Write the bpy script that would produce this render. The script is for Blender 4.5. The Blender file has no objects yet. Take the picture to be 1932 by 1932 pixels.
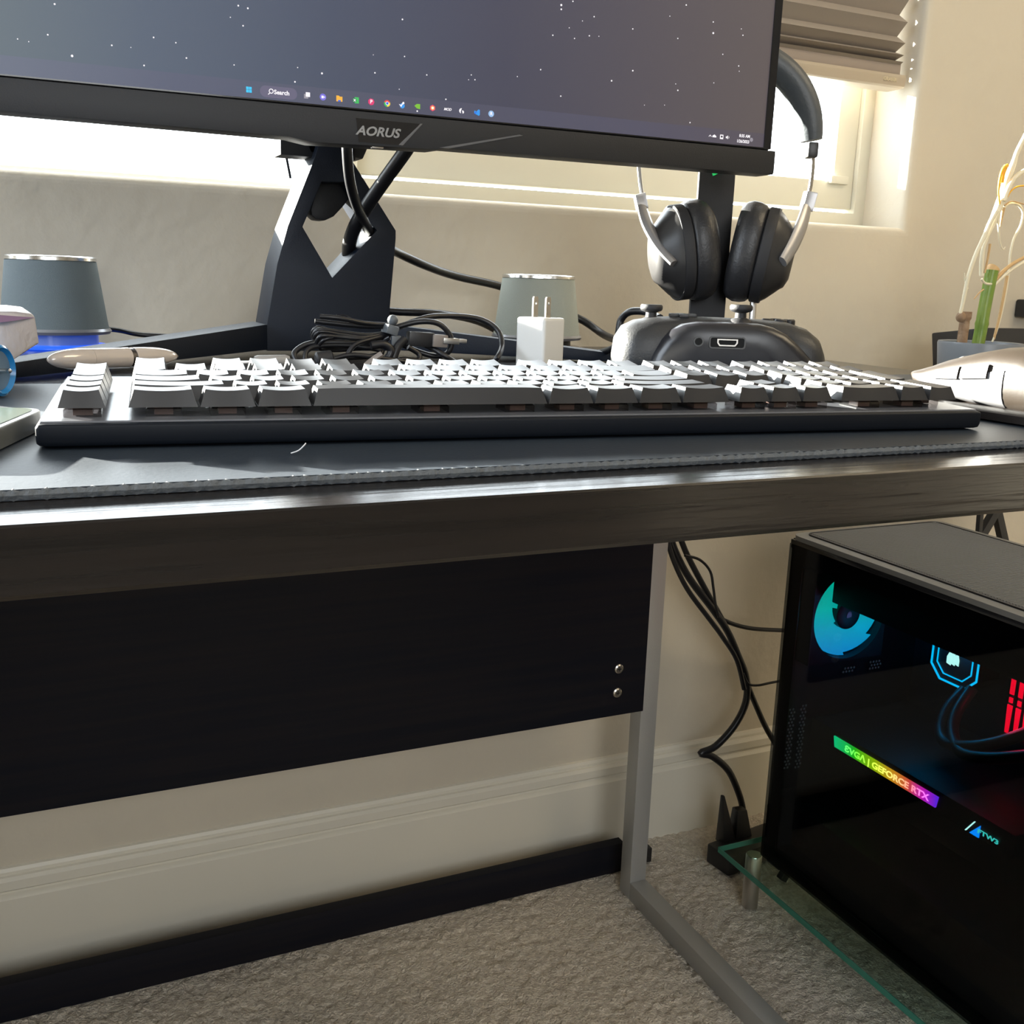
import bpy, bmesh, math, random
from mathutils import Vector, Matrix, noise
from mathutils.geometry import tessellate_polygon
random.seed(7)
S = bpy.context.scene
COL = S.collection
MM = 0.001

# ------------------------------------------------------------------ camera
def cam_axes(r, p, y):
    cy, sy = math.cos(y), math.sin(y)
    F = Vector((sy*math.cos(p), cy*math.cos(p), -math.sin(p)))
    Rr = Vector((cy, -sy, 0)); U = Rr.cross(F)
    return Rr*math.cos(r)+U*math.sin(r), -Rr*math.sin(r)+U*math.cos(r), F
RT, UP, FW = cam_axes(0.03252284, 0.22369965, 0.43106364)
CH = 826.0; FPX = 1921.6
cd = bpy.data.cameras.new('camera'); cam = bpy.data.objects.new('camera', cd); COL.objects.link(cam)
cam.matrix_world = Matrix(((RT.x, UP.x, -FW.x, 0), (RT.y, UP.y, -FW.y, 0), (RT.z, UP.z, -FW.z, CH*MM), (0, 0, 0, 1)))
cd.sensor_width = 36; cd.lens = FPX/1932*36; cd.clip_start = 0.01; cd.clip_end = 60
S.camera = cam

# ------------------------------------------------------------------ world, sun, added fill lights, exposure
w = bpy.data.worlds.new('sky'); S.world = w; w.use_nodes = True
bg = w.node_tree.nodes['Background']; bg.inputs[0].default_value = (0.86, 0.93, 1.0, 1); bg.inputs[1].default_value = 11.0
sd = bpy.data.lights.new('sun', 'SUN'); sun = bpy.data.objects.new('sun', sd); COL.objects.link(sun)
sd.energy = 85; sd.angle = math.radians(0.6); sd.color = (1.0, 0.95, 0.86)
sun.rotation_euler = Vector((0.80, -1.0, -0.275)).to_track_quat('-Z', 'Y').to_euler()
def area(name, loc, target, sx, sy, e, col):
    l = bpy.data.lights.new(name, 'AREA'); o = bpy.data.objects.new(name, l); COL.objects.link(o)
    l.shape = 'RECTANGLE'; l.size = sx; l.size_y = sy; l.energy = e; l.color = col
    o.location = loc; o.rotation_euler = (Vector(target)-Vector(loc)).to_track_quat('-Z', 'Y').to_euler()
    return o
area('front_fill', (-0.25, -2.2, 1.5), (0.7, 1.1, 0.2), 1.5, 1.2, 36, (0.93, 0.97, 1.0))  # added soft fill from behind the camera, no source modelled
area('side_fill', (-2.15, 0.25, 1.5), (0.4, 1.1, 0.85), 1.3, 1.3, 62, (0.78, 0.88, 1.0))  # added cool fill from the left, the wall there has no window
area('warm_fill', (1.7, -0.2, 2.4), (1.5, 1.0, 0.9), 1.0, 1.0, 27, (1.0, 0.82, 0.55))  # added warm fill high on the right, no fixture there
S.view_settings.view_transform = 'Standard'; S.view_settings.look = 'None'
S.view_settings.exposure = 0.0; S.view_settings.gamma = 1.0; S.view_settings.use_curve_mapping = False
S.cycles.max_bounces = 8; S.cycles.diffuse_bounces = 4; S.cycles.glossy_bounces = 4
S.cycles.transparent_max_bounces = 12; S.cycles.sample_clamp_indirect = 6.0
S.cycles.use_denoising = True; S.cycles.caustics_reflective = False; S.cycles.caustics_refractive = False

# ------------------------------------------------------------------ places: a photo point at a known plane -> world point (mm)
def ray(x, y): return RT*(x-966.0) - UP*(y-966.0) + FW*FPX
def onY(x, y, Y): r = ray(x, y); p = r*(Y/r.y); return Vector((p.x, p.y, p.z+CH))
def onX(x, y, X): r = ray(x, y); p = r*(X/r.x); return Vector((p.x, p.y, p.z+CH))
def onZ(x, y, Z): r = ray(x, y); p = r*((Z-CH)/r.z); return Vector((p.x, p.y, Z))
def dep(x, y, d): p = ray(x, y)*(d/FPX); return Vector((p.x, p.y, p.z+CH))

# ------------------------------------------------------------------ materials
MATS = {}
def mat(name, col, rough=0.5, metal=0.0, spec=0.5, emit=None, es=1.0, bump=None, vary=None, coat=0.0, sheen=0.0):
    if name in MATS: return MATS[name]
    m = bpy.data.materials.new(name); m.use_nodes = True; MATS[name] = m
    nt = m.node_tree; b = nt.nodes['Principled BSDF']
    b.inputs['Base Color'].default_value = (*col, 1); b.inputs['Roughness'].default_value = rough
    b.inputs['Metallic'].default_value = metal; b.inputs['Specular IOR Level'].default_value = spec
    b.inputs['Coat Weight'].default_value = coat; b.inputs['Sheen Weight'].default_value = sheen
    if emit: b.inputs['Emission Color'].default_value = (*emit, 1); b.inputs['Emission Strength'].default_value = es
    tc = nt.nodes.new('ShaderNodeTexCoord')
    if bump:   # (scale, distance mm, stretch xyz)
        mp = nt.nodes.new('ShaderNodeMapping'); nt.links.new(tc.outputs['Object'], mp.inputs[0])
        mp.inputs['Scale'].default_value = bump[2] if len(bump) > 2 else (1, 1, 1)
        n = nt.nodes.new('ShaderNodeTexNoise'); n.inputs['Scale'].default_value = bump[0]; n.inputs['Detail'].default_value = 4
        nt.links.new(mp.outputs[0], n.inputs['Vector'])
        bp = nt.nodes.new('ShaderNodeBump'); bp.inputs['Distance'].default_value = bump[1]*MM; bp.inputs['Strength'].default_value = 1
        nt.links.new(n.outputs[0], bp.inputs['Height']); nt.links.new(bp.outputs[0], b.inputs['Normal'])
    if vary:   # (scale, colour 2, stretch)
        mp = nt.nodes.new('ShaderNodeMapping'); nt.links.new(tc.outputs['Object'], mp.inputs[0])
        mp.inputs['Scale'].default_value = vary[2] if len(vary) > 2 else (1, 1, 1)
        n = nt.nodes.new('ShaderNodeTexNoise'); n.inputs['Scale'].default_value = vary[0]; n.inputs['Detail'].default_value = 5
        nt.links.new(mp.outputs[0], n.inputs['Vector'])
        cr = nt.nodes.new('ShaderNodeValToRGB'); cr.color_ramp.elements[0].position = 0.35; cr.color_ramp.elements[1].position = 0.65
        cr.color_ramp.elements[0].color = (*col, 1); cr.color_ramp.elements[1].color = (*vary[1], 1)
        nt.links.new(n.outputs[0], cr.inputs[0]); nt.links.new(cr.outputs[0], b.inputs['Base Color'])
    return m
def glassy(name, tint, gloss=0.02, grough=0.05, ior=1.45):   # clear or tinted sheet: see-through tint plus a fresnel reflection
    if name in MATS: return MATS[name]
    m = bpy.data.materials.new(name); m.use_nodes = True; MATS[name] = m; nt = m.node_tree; nt.nodes.clear()
    out = nt.nodes.new('ShaderNodeOutputMaterial'); tr = nt.nodes.new('ShaderNodeBsdfTransparent'); tr.inputs[0].default_value = (*tint, 1)
    gl = nt.nodes.new('ShaderNodeBsdfGlossy'); gl.inputs['Roughness'].default_value = grough
    lw = nt.nodes.new('ShaderNodeLayerWeight'); lw.inputs[0].default_value = 0.5     # facing term: same from both faces of a thin sheet
    pw = nt.nodes.new('ShaderNodeMath'); pw.operation = 'POWER'; nt.links.new(lw.outputs['Facing'], pw.inputs[0]); pw.inputs[1].default_value = 5
    fr = nt.nodes.new('ShaderNodeMath'); fr.operation = 'MULTIPLY_ADD'; nt.links.new(pw.outputs[0], fr.inputs[0]); fr.inputs[1].default_value = 0.5; fr.inputs[2].default_value = gloss
    mx = nt.nodes.new('ShaderNodeMixShader')
    nt.links.new(fr.outputs[0], mx.inputs[0]); nt.links.new(tr.outputs[0], mx.inputs[1]); nt.links.new(gl.outputs[0], mx.inputs[2])
    nt.links.new(mx.outputs[0], out.inputs[0]); return m
def ramp_emit(name, axis, lo, hi, stops, es=1.0, base=(0.01, 0.01, 0.01), rough=0.35):
    m = bpy.data.materials.new(name); m.use_nodes = True; MATS[name] = m; nt = m.node_tree; b = nt.nodes['Principled BSDF']
    b.inputs['Base Color'].default_value = (*base, 1); b.inputs['Roughness'].default_value = rough
    tc = nt.nodes.new('ShaderNodeTexCoord'); sp = nt.nodes.new('ShaderNodeSeparateXYZ'); nt.links.new(tc.outputs['Object'], sp.inputs[0])
    mr = nt.nodes.new('ShaderNodeMapRange'); mr.inputs[1].default_value = lo*MM; mr.inputs[2].default_value = hi*MM
    nt.links.new(sp.outputs[axis], mr.inputs[0]); cr = nt.nodes.new('ShaderNodeValToRGB'); nt.links.new(mr.outputs[0], cr.inputs[0])
    els = cr.color_ramp.elements
    while len(els) < len(stops): els.new(0.5)
    for e, (p, c) in zip(els, stops): e.position = p; e.color = (*c, 1)
    nt.links.new(cr.outputs[0], b.inputs['Emission Color']); b.inputs['Emission Strength'].default_value = es
    return m
def srgb(r, g, b):
    f = lambda v: (v/255/12.92) if v/255 <= 0.04045 else ((v/255+0.055)/1.055)**2.4
    return (f(r), f(g), f(b))
M_wall = mat('painted_wall', (0.60, 0.545, 0.445), 0.8, bump=(38, 1.6), vary=(3, (0.57, 0.515, 0.42)))
M_trim = mat('white_trim', (0.72, 0.68, 0.58), 0.45)
M_frame = mat('vinyl_frame', (0.62, 0.60, 0.51), 0.4)
M_carpet = mat('carpet', (0.56, 0.48, 0.38), 0.95, bump=(330, 5), vary=(160, (0.76, 0.68, 0.56)), sheen=0.3)
M_wood = mat('espresso_wood', (0.007, 0.006, 0.006), 0.2, spec=0.28, bump=(30, 0.25, (0.25, 6, 6)), vary=(14, (0.014, 0.011, 0.010), (0.3, 9, 9)))
M_wood_side = mat('espresso_board', (0.005, 0.006, 0.011), 0.6, spec=0.15, vary=(14, (0.010, 0.009, 0.012), (0.3, 9, 9)))
M_steel = mat('grey_powder_metal', (0.42, 0.42, 0.41), 0.45, 0.4, bump=(600, 0.15))
M_pad = mat('pad_leather', (0.015, 0.023, 0.034), 0.50, spec=0.45, bump=(420, 0.12))
M_stitch = mat('pad_stitch', (0.10, 0.11, 0.12), 0.7, bump=(260, 1.4))
M_black = mat('black_plastic', (0.010, 0.010, 0.012), 0.4)
M_blackm = mat('matte_black_plastic', (0.013, 0.013, 0.015), 0.6, bump=(900, 0.12))
M_key = mat('keycap_plastic', (0.018, 0.018, 0.020), 0.33)
M_plate = mat('keyboard_metal', (0.11, 0.115, 0.13), 0.33, 0.3, bump=(250, 0.15))
M_case = mat('keyboard_case', (0.004, 0.006, 0.010), 0.5, spec=0.2)
M_clear = glassy('switch_clear', (0.60, 0.58, 0.58), ior=1.6, grough=0.15)
M_switch = mat('switch_core', (0.16, 0.10, 0.08), 0.3)
M_bezel = mat('bezel', (0.013, 0.014, 0.017), 0.5, spec=0.35, bump=(900, 0.1))
M_bezel_gloss = mat('bezel_gloss', (0.012, 0.012, 0.014), 0.12)
M_silver = mat('silver_letter', (0.25, 0.25, 0.25), 0.35, 0.6)
M_cable = mat('cable_rubber', (0.008, 0.008, 0.010), 0.38)
M_spk = mat('speaker_cloth', (0.14, 0.175, 0.19), 0.75, bump=(1600, 0.5))
M_chrome = mat('chrome_ring', (0.75, 0.75, 0.74), 0.2, 1.0)
M_white = mat('white_plastic', (0.68, 0.67, 0.64), 0.22)
M_satin = mat('satin_metal', (0.55, 0.53, 0.50), 0.3, 1.0)

# ------------------------------------------------------------------ mesh builders (millimetres)
WM = {}
class MB:
    def __init__(self): self.v = []; self.f = []
    def add(self, vs, fs):
        o = len(self.v); self.v += [Vector(p) for p in vs]; self.f += [[i+o for i in f] for f in fs]; return self
    def box(self, c, s, rz=0, rot=None):
        R = rot or Matrix.Rotation(rz, 3, 'Z'); h = Vector(s)/2; c = Vector(c)
        vs = [c+R@Vector((x*h.x, y*h.y, z*h.z)) for x in (-1, 1) for y in (-1, 1) for z in (-1, 1)]
        return self.add(vs, [(0, 1, 3, 2), (4, 6, 7, 5), (0, 4, 5, 1), (2, 3, 7, 6), (0, 2, 6, 4), (1, 5, 7, 3)])
    def bx(self, x0, x1, y0, y1, z0, z1): return self.box(((x0+x1)/2, (y0+y1)/2, (z0+z1)/2), (x1-x0, y1-y0, z1-z0))
    def hexa(self, b, t):  # four bottom and four top corners, in order
        return self.add(list(b)+list(t), [(3, 2, 1, 0), (4, 5, 6, 7), (0, 1, 5, 4), (1, 2, 6, 5), (2, 3, 7, 6), (3, 0, 4, 7)])
    def loft(self, rings, caps=True, close=False):
        n = len(rings[0]); vs = [p for r in rings for p in r]; fs = []
        m = len(rings)
        for i in range(m if close else m-1):
            a = i*n; b = ((i+1) % m)*n
            for j in range(n): k = (j+1) % n; fs.append((a+j, a+k, b+k, b+j))
        if caps and not close: fs.append(tuple(range(n-1, -1, -1))); fs.append(tuple((m-1)*n+j for j in range(n)))
        return self.add(vs, fs)
    def tube(self, pts, r, seg=8, smooth=3, squash=1.0):
        P = [Vector(p) for p in pts]
        if smooth > 1 and len(P) > 2:
            Q = []
            for i in range(len(P)-1):
                p0 = P[max(i-1, 0)]; p1 = P[i]; p2 = P[i+1]; p3 = P[min(i+2, len(P)-1)]
                for k in range(smooth):
                    t = k/smooth
                    Q.append(0.5*((2*p1)+(p2-p0)*t+(2*p0-5*p1+4*p2-p3)*t*t+(3*p1-p0-3*p2+p3)*t**3))
            Q.append(P[-1]); P = Q
        rs = r if callable(r) else (lambda t: r)
        rings = []; nrm = None
        for i, p in enumerate(P):
            t = (P[min(i+1, len(P)-1)]-P[max(i-1, 0)]).normalized()
            if nrm is None: nrm = t.orthogonal().normalized()
            nrm = (nrm - t*nrm.dot(t)).normalized(); b = t.cross(nrm); q = rs(i/(len(P)-1))
            rings.append([p+nrm*q*math.cos(2*math.pi*j/seg)+b*q*squash*math.sin(2*math.pi*j/seg) for j in range(seg)])
        return self.loft(rings)
    def lathe(self, c, prof, seg=32, axis='Z', sx=1.0, sy=1.0, rot=None):   # prof: (radius, height)
        rings = []
        for r, h in prof:
            ring = []
            for j in range(seg):
                a = 2*math.pi*j/seg; x, y = r*sx*math.cos(a), r*sy*math.sin(a)
                p = Vector((x, y, h)) if axis == 'Z' else (Vector((x, h, y)) if axis == 'Y' else Vector((h, x, y)))
                ring.append(Vector(c)+(rot@p if rot else p))
            rings.append(ring)
        return self.loft(rings)
    def prism(self, outer, holes, fn, a, b):   # 2D outline with holes, fn(u, v, depth) -> point
        loops = [outer]+list(holes)
        tris = tessellate_polygon([[Vector((u, v, 0)) for u, v in L] for L in loops])
        flat = [p for L in loops for p in L]; n = len(flat)
        vs = [fn(u, v, a) for u, v in flat]+[fn(u, v, b) for u, v in flat]
        fs = [tuple(t) for t in tris]+[tuple(i+n for i in reversed(t)) for t in tris]; o = 0
        for L in loops:
            for i in range(len(L)): j = (i+1) % len(L); fs.append((o+i, o+j, o+j+n, o+i+n))
            o += len(L)
        return self.add(vs, fs)
    def ball(self, c, r, seg=16, rings=10, rot=None):
        r = Vector(r) if not isinstance(r, (int, float)) else Vector((r, r, r)); R = []
        for i in range(rings+1):
            th = math.pi*(0.02+0.96*i/rings)
            ring = [Vector((r.x*math.sin(th)*math.cos(2*math.pi*j/seg), r.y*math.sin(th)*math.sin(2*math.pi*j/seg), -r.z*math.cos(th))) for j in range(seg)]
            R.append([Vector(c)+(rot@p if rot else p) for p in ring])
        return self.loft(R)
    def build(self, name, m, parent=None, world=False, bevel=0, segs=2, smooth=35, sub=0, loc=None):
        vs = self.v
        if world and parent is not None:
            inv = WM[parent.name].inverted(); vs = [inv@p for p in vs]
        me = bpy.data.meshes.new(name); me.from_pydata([p*MM for p in vs], [], self.f)
        bm = bmesh.new(); bm.from_mesh(me); bmesh.ops.recalc_face_normals(bm, faces=bm.faces)
        if bevel:
            es = [e for e in bm.edges if len(e.link_faces) == 2 and e.calc_face_angle(0) > math.radians(25)]
            bmesh.ops.bevel(bm, geom=es, offset=bevel*MM, segments=segs, profile=0.6, affect='EDGES', clamp_overlap=True)
        bm.to_mesh(me); bm.free()
        for p in me.polygons: p.use_smooth = True
        me.set_sharp_from_angle(angle=math.radians(smooth))
        me.materials.append(m); return link(name, me, parent, loc, sub)
def link(name, me, parent=None, loc=None, sub=0):
    o = bpy.data.objects.new(name, me); COL.objects.link(o)
    if parent is not None: o.parent = parent
    if loc is not None: o.location = Vector(loc)*MM
    WM[o.name] = (WM[parent.name] if parent is not None else Matrix.Identity(4))@(Matrix.Translation(Vector(loc)) if loc is not None else Matrix.Identity(4))
    if sub:
        md = o.modifiers.new('smooth', 'SUBSURF'); md.levels = sub; md.render_levels = sub
    return o
def tag(o, label, cat, group=None, kind=None):
    o['label'] = label; o['category'] = cat
    if group: o['group'] = group
    if kind: o['kind'] = kind
    return o
def struct(o, label=None):
    o['kind'] = 'structure'
    if label: o['label'] = label
    return o
def thing(name, label, cat, loc=(0, 0, 0), rz=0, group=None):
    o = bpy.data.objects.new(name, None); COL.objects.link(o); o.empty_display_size = 0.05
    o.location = Vector(loc)*MM; o.rotation_euler = (0, 0, rz)
    WM[o.name] = Matrix.Translation(Vector(loc))@Matrix.Rotation(rz, 4, 'Z')
    return tag(o, label, cat, group)
def text(name, s, size, m, parent, origin, xdir, ydir, world=True, ext=0.1, align='CENTER', shear=0.0, sx=1.0):
    cu = bpy.data.curves.new('t', 'FONT'); cu.body = s; cu.size = size*MM*1.38; cu.extrude = ext*MM; cu.align_x = align; cu.align_y = 'CENTER'; cu.shear = shear
    cu.resolution_u = 4; cu.offset = 0.00004*size
    t = bpy.data.objects.new('t', cu); COL.objects.link(t); dg = bpy.context.evaluated_depsgraph_get(); dg.update()
    me = bpy.data.meshes.new_from_object(t.evaluated_get(dg)); bpy.data.objects.remove(t)
    X = Vector(xdir).normalized(); Y = Vector(ydir).normalized(); Z = X.cross(Y); o = Vector(origin)*MM
    T = Matrix(((X.x*sx, Y.x, Z.x, o.x), (X.y*sx, Y.y, Z.y, o.y), (X.z*sx, Y.z, Z.z, o.z), (0, 0, 0, 1)))
    if world and parent is not None:
        L = WM[parent.name].copy(); L.translation *= MM; T = L.inverted()@T
    me.transform(T); me.name = name; me.materials.clear(); me.materials.append(m)
    return link(name, me, parent)
def sering(fn, a, b, n=20, p=2.6):   # superellipse ring, fn(u, v) -> point
    out = []
    for j in range(n):
        t = 2*math.pi*j/n; c, s = math.cos(t), math.sin(t)
        out.append(fn(a*math.copysign(abs(c)**(2/p), c), b*math.copysign(abs(s)**(2/p), s)))
    return out

# ================================================================== ROOM
WY = 1201.0
X0, X1, YB, ZC = -2300, 2900, -2700, 2500
WX0, WX1, WZ0, WZ1 = -1100, 1181, 921, 1900     # window opening
# back wall with a deep rounded window opening
mb = MB()
R = 12
rect = lambda x0, x1, z0, z1: [(x0, z0), (x1, z0), (x1, z1), (x0, z1)]
steps = []
for k in range(7):
    a = math.pi/2*k/6
    steps.append((R*(1-math.sin(a)), R*(1-math.cos(a))))   # (grow of opening, depth)
outer = rect(X0, X1, 0, ZC)
first = rect(WX0-R, WX1+R, WZ0-R, WZ1+R)
tris = tessellate_polygon([[Vector((u, v, 0)) for u, v in outer], [Vector((u, v, 0)) for u, v in first]])
mb.add([(u, WY, v) for u, v in outer+first], [tuple(t) for t in tris])
rings = [[(u, WY+d, v) for u, v in rect(WX0-g, WX1+g, WZ0-g, WZ1+g)] for g, d in steps]
rings.append([(u, WY+150, v) for u, v in rect(WX0, WX1, WZ0, WZ1)])
rings = [[Vector(p) for p in r] for r in rings]
mb.loft(rings, caps=False)
mb.add([(u, WY+150, v) for u, v in outer+rect(WX0, WX1, WZ0, WZ1)], [tuple(t) for t in tris])
struct(mb.build('wall_back', M_wall, smooth=50), 'beige textured wall with the deep window opening behind the desk')
struct(MB().bx(X0-60, X0, YB, WY+150, 0, ZC).build('wall_left', M_wall)); struct(MB().bx(X1, X1+60, YB, WY+150, 0, ZC).build('wall_right', M_wall))
struct(MB().bx(X0-60, X1+60, YB-60, YB, 0, ZC).build('wall_front', M_wall)); struct(MB().bx(X0-60, X1+60, YB-60, WY+150, ZC, ZC+60).build('ceiling', mat('ceiling_paint', (0.75, 0.73, 0.68), 0.9)))
# carpeted floor: real tufts where the photo looks at it
mb = MB(); nx, ny = 460, 150; fx0, fx1, fy0, fy1 = -180, 1320, 640, WY
g = []
for j in range(ny+1):
    for i in range(nx+1):
        x = fx0+(fx1-fx0)*i/nx; y = fy0+(fy1-fy0)*j/ny
        h = noise.noise(Vector((x/6.5, y/6.5, 0)))*3.6+noise.noise(Vector((x/16, y/16, 5)))*2.2+noise.noise(Vector((x/60, y/60, 9)))*1.5
        e = min((x-fx0)/20, (fx1-x)/20, (y-fy0)/20, (fy1-y)/1e9+1, 1)
        g.append((x+noise.noise(Vector((x/5, y/5, 20)))*2*e, y, (h-1)*max(e, 0)))
mb.add(g, [(j*(nx+1)+i, j*(nx+1)+i+1, (j+1)*(nx+1)+i+1, (j+1)*(nx+1)+i) for j in range(ny) for i in range(nx)])
mb.add([(X0, YB, 0), (X1, YB, 0), (X1, fy0, 0), (X0, fy0, 0)], [(0, 1, 2, 3)])
mb.add([(X0, fy0, 0), (fx0, fy0, 0), (fx0, WY+10, 0), (X0, WY+10, 0)], [(0, 1, 2, 3)])
mb.add([(fx1, fy0, 0), (X1, fy0, 0), (X1, WY+10, 0), (fx1, WY+10, 0)], [(0, 1, 2, 3)])
struct(mb.build('floor', M_carpet, smooth=180), 'beige cut pile carpet')
# baseboard with two routed grooves
pr = [(0, -5), (-14, -5), (-14, 108), (-11, 112), (-8.5, 113.5), (-8.5, 116), (-12, 119), (-12, 130), (-9, 134), (-6, 135), (-6, 139), (-4, 143), (0, 144)]
mb = MB(); mb.loft([[Vector((x, WY+a, z)) for a, z in pr] for x in (X0, X1)])
struct(mb.build('baseboard_back', M_trim, smooth=25), 'white baseboard with two routed grooves')

# window: frame, sash, panes
FY = 1287
wf = MB()
def rframe(mb, x0, x1, z0, z1, wl, wr, wb, wt, y0, y1):
    mb.prism(rect(x0, x1, z0, z1), [rect(x0+wl, x1-wr, z0+wb, z1-wt)], lambda u, v, d: Vector((u, d, v)), y0, y1)
win = struct(bpy.data.objects.new('window_1', None), 'wide window with pale vinyl frame above the desk')
COL.objects.link(win); WM['window_1'] = Matrix.Identity(4)
mb = MB(); rframe(mb, 330, WX1, WZ0-5, WZ1+5, 36, 20, 28, 22, FY, FY+60); rframe(mb, WX0, 330, WZ0-5, WZ1+5, 22, 0.5, 12, 22, FY, FY+60); mb.build('frame', M_frame, win, bevel=2)
mb = MB(); rframe(mb, 330, 1161, 949, 1860, 38, 40, 42, 40, FY+8, FY+34); mb.build('sash', M_frame, win, bevel=3)
mb = MB(); rframe(mb, -1076, 352, 927, 1878, 30, 34, 7, 30, FY+36, FY+56); mb.build('sash', M_frame, win, bevel=3)
M_pane = glassy('window_glass', (0.96, 0.97, 0.96))
MB().bx(366, 1123, FY+20, FY+23, 988, 1822).build('pane', M_pane, win); MB().bx(-1048, 320, FY+45, FY+48, 932, 1850).build('pane', M_pane, win)
MB().box((1128, FY+4, 992), (34, 8, 12)).build('latch', M_frame, win, bevel=1.5)

# ================================================================== DESK
DZ = 750
dk = thing('desk', 'dark espresso wood desk with grey metal leg frame', 'desk', (0, 700, 0))
dprof = [(333, 727), (333, 748.4), (333.8, 749.2), (364, DZ), (1105, DZ), (1105, 725), (335, 725)]   # front strip tilted down, shaped to catch the window reflection
MB().loft([[Vector((x, y, z)) for y, z in dprof] for x in (-729, 797)]).build('desktop', M_wood, dk, world=True, smooth=20)
pn = MB().bx(-660, 684, 1056, 1074, 281, 725).build('modesty_panel', M_wood_side, dk, world=True, bevel=0.6)
for (px, py) in ((1168, 1262), (1165, 1307)):
    c = onY(px, py, 1055)
    mb = MB().lathe(c, [(0.5, -1.6), (4.5, -1.8), (6.3, -0.6), (6.5, 1.0)], 24, 'Y')
    s = mb.build('screw', M_satin, pn, world=True)
    mc = MB().box(c+Vector((0, -1.9, 0)), (5.5, 0.4, 1.0)).box(c+Vector((0, -1.9, 0)), (1.0, 0.4, 5.5)); mc.build('screw_slot', M_black, pn, world=True)
for X in (684, -640):
    mb = MB().bx(X, X+25, 1061, 1087, 0, 725).bx(X, X+25, 345, 1087, 0, 26).bx(X, X+25, 345, 371, 0, 725) if X < 0 else MB().bx(X, X+25, 1061, 1087, 0, 725).bx(X, X+25, 345, 1061, 0, 26)
    mb.bx(X, X+25, 345, 1061, 699, 725)
    mb.build('leg', M_steel, dk, world=True, bevel=1.2)
# dark stretcher board lying on the carpet under the panel
fb = thing('floor_board', 'long dark board standing on edge on the carpet along the baseboard', 'board', (0, 1130, 0))
MB().hexa([Vector(p) for p in ((-660, 1112, 0), (712, 1126, 0), (712, 1142, 0), (-660, 1128, 0))], [Vector(p) for p in ((-660, 1112, 48), (712, 1126, 45), (712, 1142, 45), (-660, 1128, 48))]).build('board', M_wood_side, fb, world=True, bevel=0.8)
MB().box((738, 1138, 12), (50, 16, 22)).build('end_foot', M_black, fb, world=True, bevel=1)

# added pedestal shape, out of frame, keeps side light off the lower wall
dp = thing('blocker_pedestal', 'added light blocker shaped as a dark drawer pedestal under the left end of the desk', 'light blocker', (-448, 720, 0))
MB().bx(-606, -290, 420, 1045, 3, 722).build('carcass', M_wood_side, dp, world=True, bevel=1)
for k in range(3):
    dr = MB().bx(-602, -294, 402, 419.5, 10+238*k, 240+238*k).build('drawer', M_wood_side, dp, world=True, bevel=1)
    MB().tube([(-510, 402, 125+238*k), (-510, 385, 125+238*k), (-390, 385, 125+238*k), (-390, 402, 125+238*k)], 4, 8, 1).build('handle', M_steel, dr, world=True)

# ================================================================== DESK PAD
PZ = 754
pad = thing('desk_pad', 'large black desk pad with stitched edge under the keyboard', 'desk pad', (260, 530, DZ))
px0, px1, py0, py1 = -205, 722, 364, 698
def rrect(x0, x1, y0, y1, r, n=6):
    P = []
    for cx, cy, a0 in ((x1-r, y0+r, -90), (x1-r, y1-r, 0), (x0+r, y1-r, 90), (x0+r, y0+r, 180)):
        for k in range(n+1): a = math.radians(a0+90*k/n); P.append((cx+r*math.cos(a), cy+r*math.sin(a)))
    return P
MB().prism(rrect(px0, px1, py0, py1, 12), [], lambda u, v, d: Vector((u, v, d)), DZ+0.2, PZ).build('mat', M_pad, pad, world=True)
pts = []
E = rrect(px0+0.4, px1-0.4, py0+0.4, py1-0.4, 12)
mb = MB(); rings = []
L = E+[E[0]]; dens = []
for (ax, ay), (bx_, by_) in zip(L[:-1], L[1:]):
    n = max(1, int(math.hypot(bx_-ax, by_-ay)/2.0))
    for k in range(n): dens.append((ax+(bx_-ax)*k/n, ay+(by_-ay)*k/n))
nD = len(dens)
for i, (x, y) in enumerate(dens):
    a, b = dens[i-1], dens[(i+1) % nD]; t = Vector((b[0]-a[0], b[1]-a[1], 0)).normalized(); nn = Vector((t.y, -t.x, 0))
    q = 1.25+0.3*math.sin(i*2.6)+0.15*random.random()
    rings.append([Vector((x, y, PZ-1.9))+nn*(q*1.0*math.cos(c)) + Vector((0, 0, 1.75*q/1.2*math.sin(c))) for c in [2*math.pi*j/6 for j in range(6)]])
mb.loft(rings, close=True); mb.build('stitched_edge', M_stitch, pad, world=True)

# ================================================================== KEYBOARD
U = 19.05
kb = thing('keyboard', 'black full size mechanical keyboard with macro keys on the desk pad', 'keyboard', (29.5, 449, PZ), math.radians(-5.2))
TL = Matrix.Rotation(math.radians(1.3), 3, 'X')
def K(x, y, z): p = TL@Vector((x, y, z)); return p
kl, kr, kf, kbk = -34.5, 437.5, -11, 146
prof = [(kf+7, 0.4), (kf+0.8, 1.6), (kf, 3.5), (kf, 9.9), (kf+0.8, 10.6), (kbk-2, 10.6), (kbk, 9), (kbk, 1.5), (kbk-3, -2.2)]
mb = MB(); nseg = []
for x, sc in ((kl, 0.75), (kl+1.2, 0.93), (kl+4, 1), (kr-4, 1), (kr-1.2, 0.93), (kr, 0.75)):
    cy, cz = (kf+kbk)/2, 5.5
    ww = 1-(1-sc)*0.08
    nseg.append([K(x, cy+(y-cy)*ww, cz+(z-cz)*sc) for y, z in prof])
mb.loft(nseg); mb.build('case', M_case, kb, bevel=0.5)
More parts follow.
